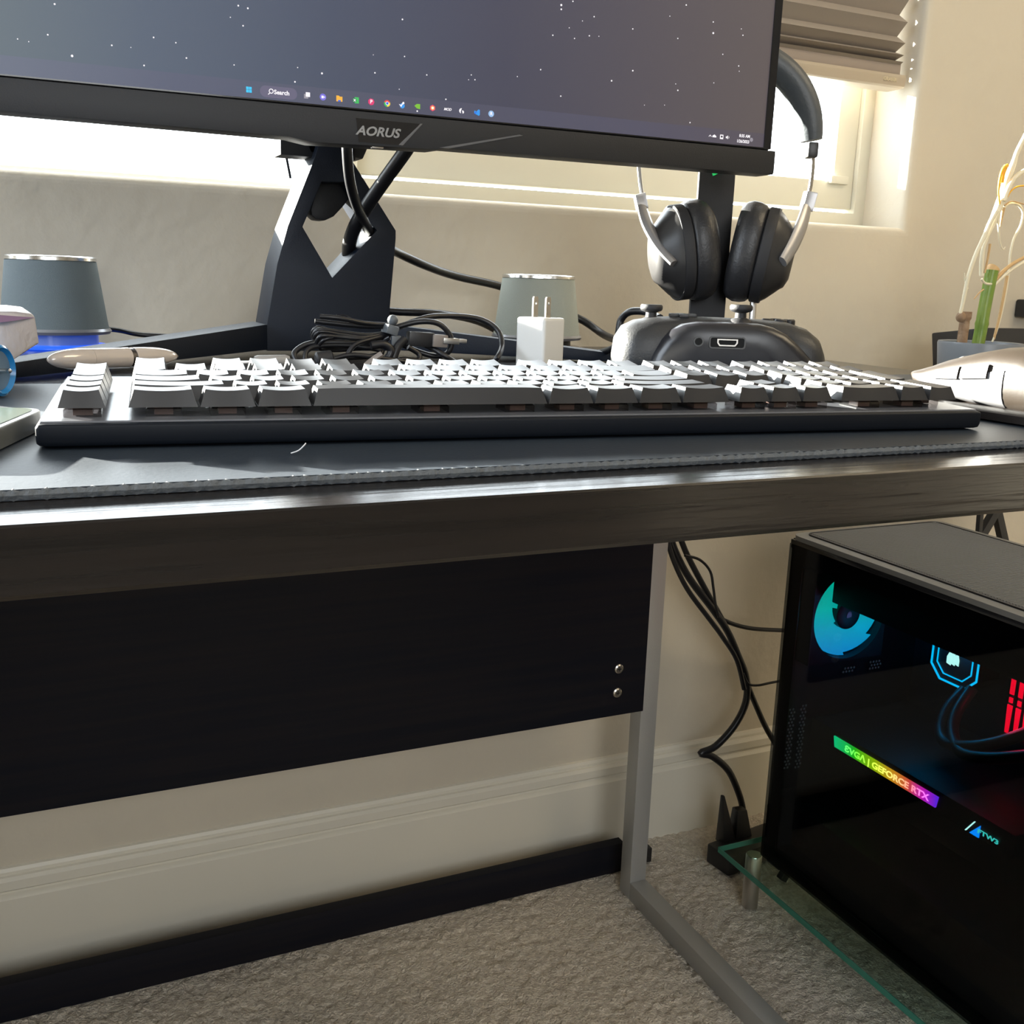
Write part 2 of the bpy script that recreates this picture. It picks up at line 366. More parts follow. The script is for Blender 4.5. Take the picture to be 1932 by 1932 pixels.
mb = MB().hexa([K(kl+1.5, kf+3.2, 10.0), K(kr-1.5, kf+3.2, 10.0), K(kr-1.5, kbk-3, 10.0), K(kl+1.5, kbk-3, 10.0)], [K(kl+2, kf+3.8, 11.3), K(kr-2, kf+3.8, 11.3), K(kr-2, kbk-3.5, 11.3), K(kl+2, kbk-3.5, 11.3)])
mb.build('top_plate', M_plate, kb)
cap_cache = {}
def cap_mesh(wu, hu, row):
    k = (wu, hu, row)
    if k in cap_cache: return cap_cache[k]
    w_, h_ = wu*U-0.9, hu*U-0.9
    zf, zr = {0: (7.2, 7.0), 1: (7.0, 7.0), 2: (6.9, 7.2), 3: (7.0, 7.8), 4: (7.2, 8.6), 5: (7.4, 9.0)}[row]
    ix, iyf, iyr = 2.35, 2.7, 1.6
    N = 8 if wu < 2 else 16; Rw = 4
    mb = MB(); bot = []; rings = []
    def topz(u, v, wtop): return zf+(zr-zf)*v - 0.75*max(0, 1-((u-0.5)*min(wtop, 15)/7.2*1.0)**2*1.0 if wu < 2 else 0.55)
    # top grid
    for j in range(Rw+1):
        for i in range(N+1):
            u, v = i/N, j/Rw
            x = -w_/2+ix+(w_-2*ix)*u; y = -h_/2+iyf+(h_-iyf-iyr)*v
            d = 0.7*(1-(2*u-1)**2) if wu < 4 else -0.3*(1-(2*u-1)**8)
            mb.v.append(Vector((x, y, zf+(zr-zf)*v-d)))
    for j in range(Rw):
        for i in range(N): a = j*(N+1)+i; mb.f.append([a, a+1, a+N+2, a+N+1])
    rim = [i for i in range(N+1)]+[j*(N+1)+N for j in range(1, Rw+1)]+[Rw*(N+1)+i for i in range(N-1, -1, -1)]+[j*(N+1) for j in range(Rw-1, 0, -1)]
    b0 = len(mb.v)
    for i in rim:
        p = mb.v[i]; jx = (p.x)/(w_/2-ix); v = (p.y+h_/2-iyf)/(h_-iyf-iyr)
        mb.v.append(Vector((jx*w_/2, -h_/2+h_*v, 0)))
    n = len(rim)
    for i in range(n): j = (i+1) % n; mb.f.append([rim[j], rim[i], b0+i, b0+j])
    mb.f.append([b0+i for i in range(n)])
    vs = mb.v; me = bpy.data.meshes.new('keycap'); me.from_pydata([p*MM for p in vs], [], mb.f)
    bm = bmesh.new(); bm.from_mesh(me); bmesh.ops.recalc_face_normals(bm, faces=bm.faces); bm.to_mesh(me); bm.free()
    for p in me.polygons: p.use_smooth = True
    me.set_sharp_from_angle(angle=math.radians(30)); me.materials.append(M_key); cap_cache[k] = me; return me
sw = MB().box((0, 0, 2.4), (13.6, 13.6, 4.8)); sw_me = None
keys = []   # (x units, row y units, width, height, row)
for r in range(5): keys.append((-1.42, r, 1, 1, r))
x = 0
for wd in (1.5, 1.25, 1.25, 5.82, 1.25, 1.25, 1.25, 1.43): keys.append((x, 0, wd, 1, 0)); x += wd
def rowk(r, seq, x=0.0):
    for wd in seq: keys.append((x, r, wd, 1, r)); x += wd
rowk(1, [2.25]+[1]*10+[2.75]); rowk(2, [1.75]+[1]*11+[2.25]); rowk(3, [1.5]+[1]*12+[1.5]); rowk(4, [1]*13+[2])
for k in range(3): keys.append((15.25+k, 0, 1, 1, 0))
keys.append((16.25, 1, 1, 1, 1))
for r in (3, 4):
    for k in range(3): keys.append((15.25+k, r, 1, 1, r))
keys += [(18.5, 0, 2, 1, 0), (20.5, 0, 1, 1, 0), (21.5, 0, 1, 2, 1)]
for r in (1, 2, 3):
    for k in range(3): keys.append((18.5+k, r, 1, 1, r))
keys.append((21.5, 2, 1, 2, 3))
for k in range(4): keys.append((18.5+k, 4, 1, 1, 4))
fr = [0, 2, 3, 4, 5, 6.5, 7.5, 8.5, 9.5, 11, 12, 13, 14, 15.25, 16.25, 17.25, 18.5, 19.5, 20.5, 21.5]
for x in fr: keys.append((x, 5.2, 1, 1, 5))
swm = {}
far = MB()
M_sw = bpy.data.meshes.new('switch')
keys.sort(key=lambda k: (k[1] > 5, k[0] if k[1] > 5 else 0))
for n, (kx, ky, kw, kh, r) in enumerate(keys):
    me = cap_mesh(kw, kh, r); cx = (kx+kw/2)*U; cy = (ky+kh/2)*U
    rot = TL.to_euler(); base = K(cx, cy, 15.4)
    if n < 100:
        o = link('keycap', me, kb, base); o.rotation_euler = rot
    else:
        o2 = len(far.v)
        for v in me.vertices: far.v.append(base+TL@(v.co/MM))
        for p in me.polygons: far.f.append([i+o2 for i in p.vertices])
    if ky < 0.5 or (n < 100 and kx in (15.25, 16.25, 17.25) and ky < 2):
        for sx_ in ([0] if kw < 5 else [-42, 0, 42]):
            o = link('switch', M_sw, kb, K(cx+sx_, cy, 11.2)); o.rotation_euler = rot
o = far.build('keycaps', M_key, kb, smooth=30); o['kind'] = 'stuff'
bm = bmesh.new()
s_ = MB().box((0, 0, 1.6), (14.6, 14.6, 3.2)).hexa([(-7, -7, 3.2), (7, -7, 3.2), (7, 7, 3.2), (-7, 7, 3.2)], [(-5.4, -5.2, 5.6), (5.4, -5.2, 5.6), (5.4, 5.2, 5.6), (-5.4, 5.2, 5.6)])
core = MB().box((0, 0, 3.2), (7.6, 7.6, 5.6))
nv = len(s_.v); allv = s_.v+core.v; allf = s_.f+[[i+nv for i in f] for f in core.f]
M_sw.from_pydata([Vector(p)*MM for p in allv], [], allf); M_sw.materials.append(M_clear); M_sw.materials.append(M_switch)
for i, p in enumerate(M_sw.polygons): p.material_index = 0 if i < len(s_.f) else 1

# ================================================================== MONITOR
yaw = math.radians(-1.5)
mon = thing('monitor', 'large black computer monitor showing a starry desktop with taskbar', 'monitor', (239, 789, DZ), yaw)
def sc(x, z, d=0): return Vector((x, d, z-DZ))       # local: x from the centre, z world height, d depth behind the front
def pl(px, py, d=0):   # photo point -> local coordinates on the screen plane
    n = Vector((-math.sin(yaw), math.cos(yaw), 0)); r = ray(px, py); t = n.dot(Vector((239, 789+d, 0)))/n.dot(r); p = r*t; p.z += CH
    q = WM['monitor'].inverted()@p; return q.x, p.z
HW = 363
MB().prism([(-HW, 946), (HW, 946), (HW, 1372), (-HW, 1372)], [], lambda u, v, d: sc(u, v, d), 3.5, 20).build('housing', M_bezel, mon, bevel=2)
MB().prism([(-230, 990), (230, 990), (230, 1300), (-230, 1300)], [], lambda u, v, d: sc(u*(1 if d < 30 else 0.8), v if d < 30 else 1145+(v-1145)*0.75, d), 20, 62).build('back_housing', M_bezel, mon, bevel=4)
# chin with the notched lower edge
co = [(-HW-1, 945.5), (-HW-1, 925), (-66, 923.5), (-50, 921), (46, 923), (56, 925), (HW+1.5, 925.5), (HW+2.5, 927.5), (HW+2.5, 945.5)]
MB().prism(co, [], lambda u, v, d: sc(u, v, d), -2.5, 22).build('chin', M_bezel, mon, bevel=1)
MB().prism([(-16, 940.6), (34, 940.6), (19, 924.0), (-14, 924.0)], [], lambda u, v, d: sc(u, v, d), -2.9, -1).build('logo_plate', M_bezel_gloss, mon)
MB().prism([(36, 940.8), (34.4, 940.8), (17, 924), (20.5, 924)], [], lambda u, v, d: sc(u, v, d), -3.0, -1).prism([(50, 924.6), (58, 924.6), (120, 939), (117, 939.5)], [], lambda u, v, d: sc(u, v, d), -2.9, -1).build('chin_accent', mat('chin_accent_grey', (0.10, 0.10, 0.105), 0.35), mon)
text('logo', 'AORUS', 6.6, M_silver, mon, sc(0.5, 931.8, -3.2), (1, 0, 0), (0, 0, 1), world=False, shear=0.3, sx=1.12)
MB().box(sc(2, 921.6, 4), (9, 5, 1.6)).build('joystick', M_satin, mon, bevel=0.5)
MB().prism([(-HW+1, 947), (HW-1, 947), (HW-1, 1371), (-HW+1, 1371)], [rect(-354, 354.5, 948.0, 1364)], lambda u, v, d: sc(u, v, d), 0, 4).build('bezel', M_bezel_gloss, mon)
S1 = [(0.0, srgb(98, 112, 122)), (0.17, srgb(76, 90, 112)), (0.38, srgb(60, 70, 96)), (0.6, srgb(60, 61, 84)), (0.8, srgb(78, 72, 84)), (1.0, srgb(92, 82, 84))]  # wallpaper tones with the reflected haze mixed into the glow
M_scr = ramp_emit('screen_wallpaper_haze', 0, -270, 355, [(p, tuple(v*0.86 for v in c)) for p, c in S1], rough=0.5)
S2 = [(0.0, srgb(104, 112, 132)), (0.2, srgb(80, 86, 112)), (0.5, srgb(70, 72, 96)), (0.8, srgb(78, 76, 98)), (1.0, srgb(84, 76, 88))]
M_bar = ramp_emit('screen_taskbar', 0, -270, 355, [(p, tuple(v*0.86 for v in c)) for p, c in S2], rough=0.5)
scn = MB().prism([(-356, 947.5), (356, 947.5), (356, 1364), (-356, 1364)], [], lambda u, v, d: sc(u, v, d), 1.2, 3.4).build('screen', M_scr, mon)
MB().prism([(-355.5, 948), (355.5, 948), (355.5, 959.8), (-355.5, 959.8)], [], lambda u, v, d: sc(u, v, d), 1.0, 1.3).build('taskbar', M_bar, scn)
def E_(name, c, s=1.0):
    return mat('screen_'+name, (0.01, 0.01, 0.01), 0.5, emit=srgb(*c), es=s)
W_ = E_('white', (245, 240, 245), 1.1)
mb = MB()
stars = [(90,65,2),(136,105,3),(33,73,1.5),(211,85,2),(272,123,2),(290,70,2),(332,80,1.7),(352,109,2),(450,10,2.2),(468,15,2.2),(459,48,2),(435,32,1.4),(442,122,1.6),(557,154,2.2),(608,138,2.6),(708,137,2),(764,106,1.8),(760,36,2.2),(806,141,1.8),(890,141,1.6),(897,150,1.8),(842,187,2),(103,7,2.2),(1060,9,3),(1060,17,2.4),(1082,2,2),(1122,31,2),(1044,66,2),(1085,72,1.8),(1113,67,2),(1131,68,1.4),(1075,52,1.5),(1100,39,1.4),(1195,54,2),(1296,9,2.2),(1347,41,2),(1347,62,3),(1403,66,2),(1400,54,1.5),(1280,72,1.8),(1365,102,1.8),(1395,124,2),(1396,134,1.4),(1021,131,2),(1195,133,2.4),(1155,152,2.4),(1059,181,2),(1276,158,1.5),(1280,170,2.2),(1348,156,1.5),(1303,231,2),(977,144,1.5),(562,127,1.4),(247,89,1.2),(54,78,1.3),(705,103,1.2),(1265,30,1.5),(1217,198,1.2),(1255,198,1.2),(885,150,1.2),(754,168,1.4)]
for (a, b, r) in stars:
    x, z = pl(a, b)
    mb.lathe(sc(x, z, 0.9), [(r*0.28, 0), (r*0.28, 0.2)], 8, 'Y')
for _ in range(90):
    mb.lathe(sc(random.uniform(-350, 350), random.uniform(1075, 1355), 0.9), [(0.5, 0), (0.5, 0.2)], 6, 'Y')
for _ in range(60):
    mb.lathe(sc(random.uniform(-350, -275), random.uniform(965, 1355), 0.9), [(0.5, 0), (0.5, 0.2)], 6, 'Y')
o = mb.build('stars', W_, scn); o['kind'] = 'stuff'
ZI = 953.6
def icon(name, px, parts):
    x, _ = pl(px, 200); first = None
    for k, (m, poly) in enumerate(parts):
        MB().prism([(x+u, ZI+v) for u, v in poly], [], lambda u, v, d: sc(u, v, d), 0.9-0.1*k, 1.1-0.1*k).build(name if k == 0 else name+'_mark', m, scn)
def disc(r, cx=0, cz=0, n=16, a0=0, a1=360): return [(cx+r*math.cos(math.radians(a0+(a1-a0)*i/n)), cz+r*math.sin(math.radians(a0+(a1-a0)*i/n))) for i in range(n if a1-a0 >= 360 else n+1)]
sq = lambda x0, x1, z0, z1: [(x0, z0), (x1, z0), (x1, z1), (x0, z1)]
cyan = E_('cyan', (40, 190, 240), 1.1)
x, _ = pl(470, 168)
mb = MB()
for u in (-1.95, 0.12):
    for v in (-1.95, 0.12): mb.prism([(x+a, ZI+b) for a, b in sq(u, u+1.85, v, v+1.85)], [], lambda u_, v_, d: sc(u_, v_, d), 0.9, 1.1)
mb.build('start_icon', cyan, scn)
xa, xb = pl(491, 172)[0], pl(561, 179)[0]
MB().prism([(u, v) for u, v in rrect(xa, xb, ZI-4, ZI+4, 3.9)], [], lambda u, v, d: sc(u, v, d), 0.9, 1.1).build('search_box', E_('searchbox', (98, 94, 122), 0.9), scn)
xs = pl(511, 173)[0]
MB().prism([(xs+u, ZI+v) for u, v in disc(1.7, 0.4, 0.5)], [[(xs+u, ZI+v) for u, v in disc(1.15, 0.4, 0.5)]], lambda u, v, d: sc(u, v, d), 0.75, 0.95).prism([(xs+u, ZI+v) for u, v in [(-0.7, -0.5), (-0.3, -0.9), (-1.6, -2.2), (-2.0, -1.8)]], [], lambda u, v, d: sc(u, v, d), 0.75, 0.95).build('search_glass', W_, scn)
text('search_text', 'Search', 3.0, W_, scn, sc(pl(532, 175)[0], ZI, 0.75), (1, 0, 0), (0, 0, 1), world=False, ext=0.05)
gold = E_('gold', (250, 180, 50)); blue = E_('blue', (30, 100, 230)); red = E_('red', (235, 60, 60)); green = E_('green', (50, 190, 90)); viol = E_('violet', (120, 110, 220)); pink = E_('pink', (225, 40, 110)); yel = E_('yellow', (250, 215, 60)); grey = E_('grey', (150, 145, 155)); lime = E_('lime', (120, 190, 40)); pale = E_('pale_blue', (150, 190, 235)); sky = E_('sky_blue', (40, 150, 235)); dgreen = E_('dark_green', (20, 130, 70))
icon('task_view_icon', 580, [(grey, sq(-2.2, 0.9, -2.2, 0.9)), (W_, sq(-0.9, 2.2, -0.9, 2.2))])
icon('chat_icon', 610, [(viol, disc(2.4)+[]), (W_, sq(-1.1, 0.5, -0.9, 0.9)), (W_, [(0.7, 0), (1.4, 0.7), (1.4, -0.7)])])
icon('folder_icon', 641, [(gold, [(-2.3, -2), (2.3, -2), (2.3, 1.5), (0.2, 1.5), (-0.3, 2.1), (-2.3, 2.1)]), (blue, sq(-1.0, 1.0, -2.0, -1.0))])
icon('spreadsheet_icon', 672, [(green, sq(-0.9, 2.3, -2.1, 2.2)), (dgreen, sq(-2.3, 0.5, -1.3, 1.3))])
icon('letter_p_icon', 701, [(pink, disc(2.5, 0, 0, 7))])
icon('browser_icon', 731, [(red, disc(2.4, n=12, a0=20, a1=160)+[(0, 0)]), (green, disc(2.4, n=12, a0=160, a1=270)+[(0, 0)]), (yel, disc(2.4, n=12, a0=-90, a1=20)+[(0, 0)]), (W_, disc(1.25)), (blue, disc(0.95))])
icon('game_launcher_icon', 759, [(sky, disc(1.9, 0.3, -0.6)), (W_, [(-2.4, 0.4), (-0.6, -1.6), (0.4, 0.2), (1.9, 1.0), (1.6, 2.3), (0.6, 2.1), (-0.6, -0.1)])])
icon('leaf_eye_icon', 788, [(lime, [(-2.3, 0.3), (-0.4, 1.8), (2.3, 1.8), (2.3, -1.8), (-0.4, -1.4)]), (W_, disc(0.6, 0, -3.4))])
icon('hexagon_icon', 817, [(pink, disc(2.4, n=6, a0=30, a1=390)), (gold, disc(1.7, n=6, a0=30, a1=390)), (W_, disc(0.9))])
text('status_icon', 'MOD', 1.9, W_, scn, sc(pl(845, 208)[0], ZI, 0.8), (1, 0, 0), (0, 0, 1), world=False, ext=0.05, shear=0.3)
icon('crescent_icon', 872, [(W_, disc(1.9, -0.2, 0, 12, 80, 260)+[(-0.8, -0.6)]), (W_, disc(1.2, 0.7, -0.8, 10, -80, 110))])
icon('ribbon_icon', 901, [(sky, [(-2.3, 0.9), (-1.5, 1.3), (1.4, -2.4), (2.4, -1.8), (2.4, 1.8), (1.4, 2.4), (-2.3, -0.9)]), (blue, [(-2.3, -0.9), (-1.5, -1.3), (-0.2, 0), (-0.9, 0.7)])])
icon('letter_r_icon', 928, [(pale, disc(2.4))])
text('letter_p_mark', 'P', 2.6, W_, scn, sc(pl(701, 200)[0], ZI, 0.7), (1, 0, 0), (0, 0, 1), world=False, ext=0.05)
text('letter_r_mark', 'R', 2.4, W_, scn, sc(pl(928, 200)[0], ZI, 0.7), (1, 0, 0), (0, 0, 1), world=False, ext=0.05)
text('spreadsheet_mark', 'x', 2.4, W_, scn, sc(pl(672, 200)[0]-0.9, ZI+0.2, 0.7), (1, 0, 0), (0, 0, 1), world=False, ext=0.05)
xt = pl(1341, 257)[0]
MB().prism([(xt+u, ZI+v) for u, v in [(-1.5, -0.6), (0, 0.9), (1.5, -0.6), (1.1, -0.9), (0, 0.2), (-1.1, -0.9)]], [], lambda u, v, d: sc(u, v, d), 0.9, 1.1).build('tray_arrow', W_, scn)
icon('cloud_icon', 1353, [(W_, [(-2, -1), (2, -1), (2.1, 0), (1.1, 0.6), (0.3, 1.3), (-0.9, 0.9), (-1.9, 0.2)])])
icon('display_icon', 1367, [(W_, sq(-1.7, 1.7, -1.9, 1.8)), (E_('tray_dark', (50, 45, 60)), sq(-0.9, 0.9, -0.6, 0.9))])
icon('sound_icon', 1378, [(W_, [(-1.6, -0.7), (-0.6, -0.7), (0.5, -1.6), (0.5, 1.6), (-0.6, 0.7), (-1.6, 0.7)]), (W_, disc(1.5, 0.2, 0, 6, -40, 40))])
text('clock_text', '8:35 AM', 2.5, W_, scn, sc(pl(1406, 257)[0], ZI+2.4, 0.8), (1, 0, 0), (0, 0, 1), world=False, ext=0.05, sx=0.95)
text('date_text', '1/26/2023', 2.5, W_, scn, sc(pl(1403, 265)[0], ZI-2.2, 0.8), (1, 0, 0), (0, 0, 1), world=False, ext=0.05, sx=0.95)
icon('badge_icon', 1424, [(grey, disc(1.7))])
# stand: A-shaped column with a diamond hole, two splayed feet, neck plate, tongue shaped cable cover
CY = 958
o2 = [(504, 662), (504, 611), (523, 498), (543, 426), (595, 294), (612, 240), (652, 240), (661, 297), (747, 435), (747, 450), (736, 579), (731, 662)]
h2 = [(571, 428), (607, 343), (650, 343), (690, 408), (711, 435), (627, 524)]
toP = lambda L: [(onY(a, b, CY).x, onY(a, b, CY).z) for a, b in L]
M_stand = mat('stand_metal', (0.006, 0.010, 0.019), 0.5, spec=0.28, bump=(900, 0.15))
st = MB().prism(toP(o2), [toP(h2)], lambda u, v, d: Vector((u, d, v)), CY, CY+56).build('stand_column', M_stand, mon, world=True, bevel=0.8)
A = onY(504, 612, CY); B = onY(505, 660, CY); T = onZ(6, 716, 751); Tt = Vector((T.x, T.y, 761))
q = onY(478, 606, CY+56)
MB().hexa([B, T, T+Vector((-14, 22, 0)), Vector((q.x, q.y, B.z))], [A, Tt, Tt+Vector((-14, 22, 0)), q]).build('stand_foot', M_stand, mon, world=True, bevel=0.8)
A = onY(732, 612, CY); B = onY(732, 660, CY); T = onZ(1178, 684, 751); Tt = Vector((T.x, T.y, 758.5))
q = A+Vector((0, 56, 0))
MB().hexa([B, T, T+Vector((14, 20, 0)), Vector((q.x, q.y, B.z))], [A, Tt, Tt+Vector((14, 20, 0)), q]).build('stand_foot', M_stand, mon, world=True, bevel=0.8)
ng = [(556, 235), (706, 235), (676, 303), (655, 299), (600, 299), (577, 292)]
ngp = [(onY(a, b, CY+30).x, onY(a, b, CY+30).z) for a, b in ng]
MB().prism(ngp, [], lambda u, v, d: Vector((u, d, v)), CY+14, CY+44).bx(205, 275, 850, CY+44, 962, 1010).bx(205, 275, CY+14, CY+44, 930, 1010).build('neck', M_bezel, mon, world=True, bevel=1.5)
tg = [(600, 330), (655, 330), (657, 372), (641, 392), (625, 409), (608, 417), (592, 415), (583, 407), (582, 396)]
tq = [(onY(a, b, CY+30).x, onY(a, b, CY+30).z) for a, b in tg]
MB().prism(tq, [], lambda u, v, d: Vector((u, d, v)), CY+20, CY+42).build('cable_cover', M_bezel, mon, world=True, bevel=1.5)

def cable(name, label, pts, r, m=M_cable, group=None, seg=8):
    b = MB().tube(pts, r, seg, 5).build(name, m, smooth=60); b['label'] = label; b['category'] = 'cable'
    if group: b['group'] = group
    return b
# monitor leads
cable('display_cable', 'thick black cable crossing right to left through the monitor stand', [onY(790, 245, 870), onY(765, 285, 880), onY(722, 345, 905), onY(690, 392, 925), onY(668, 432, 945), onY(658, 470, 985), onY(662, 515, 1040), onY(690, 560, 1070)], 6.6)
cable('power_cable', 'black cable hanging straight down from the monitor into its stand', [onY(654, 240, 860), onY(655, 285, 865), onY(660, 340, 880), onY(672, 385, 905), onY(688, 420, 935), onY(702, 445, 985), onY(722, 462, 1040), onY(748, 476, 1075), onY(800, 500, 1095), onY(860, 521, 1125), onY(952, 543, 1148), onY(1010, 575, 1150), onY(1090, 600, 1145), onY(1140, 632, 1110), onY(1175, 645, 1030)], 4.6)
cable('loose_cable', 'thin black lead falling from the monitor back left of its stand', [onY(529, 240, 1010), onY(534, 265, 1010), onY(541, 300, 1015), onY(548, 336, 1020)], 1.3)
cable('audio_cable', 'black cable running low from the stand to behind the small speaker', [onY(640, 570, 1060), onY(735, 587, 1060), onY(830, 592, 1062), onY(900, 606, 1110), onY(955, 632, 1145), onY(1010, 642, 1150)], 4.0)
cable('speaker_cable', 'thin black lead from the left speaker towards the monitor stand', [onY(205, 621, 1085), onY(228, 624, 1080), onY(262, 631, 1070), onY(310, 634, 1070), onY(420, 640, 1085)], 2.3)
cable('headset_cable', 'grey black cable arching behind the game controller', [onY(1245, 600, 760), onY(1222, 589, 800), onY(1190, 588, 820), onY(1172, 603, 830), onY(1167, 628, 830), onY(1160, 655, 840), onZ(1120, 668, 754)], 3.4)

# ================================================================== SPEAKERS
M_glow = mat('blue_glow_ring', (0.02, 0.05, 0.3), 0.2, emit=srgb(30, 90, 255), es=1.2)
M_smoke = mat('smoke_base', (0.15, 0.2, 0.3), 0.15, emit=srgb(40, 80, 190), es=0.35)
M_spk2 = mat('speaker_cloth_pale', (0.40, 0.43, 0.38), 0.75, bump=(1600, 0.5))
def speaker(name, label, xl, xr, yt, yb, Y, cloth, lit):
    a = onY(xl, yb, Y); b = onY(xr, yb, Y); t = onY((xl+xr)/2, yt, Y)
    s = thing('speaker', label, 'speaker', ((a.x+b.x)/2, Y+10, DZ)); 
    rb = (b.x-a.x)/2*0.965; zb = (a.z+b.z)/2-DZ; zt = t.z-DZ; rt = rb*0.80
    sy = 0.85
    MB().lathe((0, 0, 0), [(rb*0.9, zb+0.5), (rb*0.985, zb+1.5), (rb*0.97, zb+5), (rt*1.02, zt-5), (rt*0.98, zt-4)], 40, sy=sy).build('body', cloth, s)
    MB().lathe((0, 0, 0), [(rt*0.9, zt-4.5), (rt*1.03, zt-4.3), (rt*1.02, zt-1.4), (rt*0.98, zt-0.3), (rt*0.9, zt)], 40, sy=sy).build('top_cap', M_chrome, s)
    MB().lathe((0, 0, 0), [(rb*0.9, zb-4.2), (rb*1.0, zb-3.6), (rb*1.03, zb-1), (rb*1.0, zb+1.5), (rb*0.9, zb+1.5)], 40, sy=sy).build('bottom_ring', mat('grey_ring', (0.30, 0.31, 0.34), 0.3, 0.5), s)
    MB().lathe((0, 0, 0), [(rb*0.78, 2.8), (rb*0.78, zb-4)], 40, sy=sy).build('neck', M_smoke if lit else M_black, s)
    MB().lathe((0, 0, 0), [(rb*0.9, 0), (rb*1.06, 0.6), (rb*1.06, 1.8), (rb*0.95, 3.4), (rb*0.7, 3.8)], 40, sy=sy).build('base_disc', M_glow if lit else mat('smoked_disc', (0.30, 0.27, 0.25), 0.12), s)
    return s
speaker('speaker', 'dark grey mesh speaker glowing blue underneath, left of the monitor stand', -8, 213, 482, 622, 1060, M_spk, True)
speaker('speaker', 'pale grey mesh speaker behind the white charger', 938, 1098, 518, 634, 1070, M_spk2, False)

# ================================================================== HEADPHONE STAND AND HEADPHONES
hz = math.radians(-26)
hs = thing('headphone_stand', 'black upright headphone stand behind the monitor corner', 'stand', (608, 868, DZ), hz)
MB().bx(-18, 17, -2, 8, 6, 300).build('post', M_blackm, hs, bevel=0.8)
MB().prism(rrect(-48, 48, -45, 50, 20), [], lambda u, v, d: Vector((u, v, d)), 0, 7).build('base', M_blackm, hs, bevel=1.5)
MB().tube([(-18, 0, 284), (-34, -2, 288), (-40, -2, 292)], 5, 10).tube([(17, 0, 284), (34, -2, 288), (40, -2, 292)], 5, 10).bx(-22, 22, -30, 14, 286, 296).build('cradle', M_blackm, hs, bevel=1.5)
MB().prism([(-5, 181), (11, 188.5), (10, 192), (14, 197), (0, 199), (-8, 194)], [], lambda u, v, d: Vector((u, d, v)), -3.2, -2).prism([(-6, 183), (-2, 186), (11, 187), (12, 184.5), (2, 184.5), (-3.5, 181.5)], [], lambda u, v, d: Vector((u, d, v)), -3.2, -2).build('emblem', mat('green_emblem', (0.05, 0.75, 0.25), 0.4, emit=(0.03, 0.55, 0.16), es=0.5), hs)
hp = thing('headphones', 'black over-ear headphones hanging on the stand right of the monitor', 'headphones', (608, 855, 808), hz)
M_leather = mat('black_leatherette', (0.022, 0.022, 0.024), 0.38, bump=(500, 0.3))
M_shell = mat('headphone_shell', (0.026, 0.025, 0.025), 0.38)
M_arm = mat('headphone_arm', (0.42, 0.41, 0.41), 0.35, 0.6)
def cup(sgn, cx, cz, lean, turn):
    R_ = Matrix.Rotation(math.radians(turn)*sgn, 3, 'Z')@Matrix.Rotation(math.radians(lean)*sgn, 3, 'Y')
    c = Vector((cx, -6, cz))
    ring = lambda off, s, p=2.3, dz=0: sering(lambda u, v: c+R_@Vector((sgn*off, u, v+dz)), 35*s, 46*s, 48, p)
    MB().loft([ring(33, 0.35, dz=-2), ring(30, 0.55, dz=-1), ring(27, 0.62), ring(24, 0.69), ring(20, 0.78), ring(16, 0.87), ring(13, 0.92), ring(11, 0.95)]).build('ear_cup', M_shell, hp, smooth=40)
    MB().loft([ring(11.5, 0.97), ring(10.5, 0.99), ring(1.5, 0.99), ring(0.5, 0.96)]).build('cup_rim', M_blackm, hp, smooth=40)
    MB().loft([ring(0.3, 0.93), ring(-2.5, 1.0), ring(-8, 1.04), ring(-15, 1.05), ring(-21, 1.0), ring(-25, 0.9), ring(-26, 0.75)]).build('ear_cushion', M_leather, hp, smooth=60)
cup(-1, -36, 50, 9, -14); cup(1, 37, 50, 9, -14)
def H(px, py, off=0):  # photo point on the headphones' own vertical plane -> local
    n = WM['headphones'].to_3x3()@Vector((0, 1, 0)); p0 = Vector((608, 855, 808-CH))+n*off; r = ray(px, py); t = n.dot(p0)/n.dot(r); p = r*t; p.z += CH
    return WM['headphones'].inverted()@p
for pts, side in (([(1203, 285), (1206, 320), (1209, 352), (1213, 372)], -1), ([(1531, 275), (1534, 305), (1531, 340), (1526, 368)], 1)):
    MB().tube([H(*p) for p in pts], 2.0, 8).build('slider', M_satin, hp)
for pts in ([(1206, 366), (1212, 396)], [(1530, 362), (1520, 398)]):
    a, b = H(*pts[0]), H(*pts[1]); MB().tube([a, (a+b)/2, b], 6.0, 4, 2, 1.4).build('joint', M_arm, hp, bevel=1)
for pts in ([(1211, 390), (1222, 425), (1245, 465), (1272, 497)], [(1522, 392), (1512, 425), (1496, 462), (1477, 494)]):
    P = [H(*p, off=-8-30*k/3) for k, p in enumerate(pts)]
    MB().tube(P, lambda t: 6.5+2*math.sin(math.pi*t), 8, 4, 0.55).build('yoke', M_arm, hp, smooth=50)
# headband arc
l0, r0 = H(1203, 285), H(1531, 272); cx = (l0.x+r0.x)/2; rx = (r0.x-l0.x)/2
pts = [Vector((cx+rx*math.cos(a)*1.0, 0, l0.z-2+93*math.sin(a)**0.85)) for a in [math.pi*(0.04+0.92*k/14) for k in range(15)]]
MB().tube(pts, lambda t: 12.5-3*abs(2*t-1)**6, 14, 3, 1.15).build('headband', mat('headband_leather', (0.075, 0.085, 0.095), 0.42, bump=(500, 0.2)), hp, smooth=60)
for p in (H(1203, 292), H(1531, 284)): MB().box(p, (10, 16, 14)).build('band_clip', M_shell, hp, bevel=2)
MB().tube([H(1421, 548), H(1421, 575), H(1419, 605)], 3.4, 10).build('audio_plug', M_satin, hp)

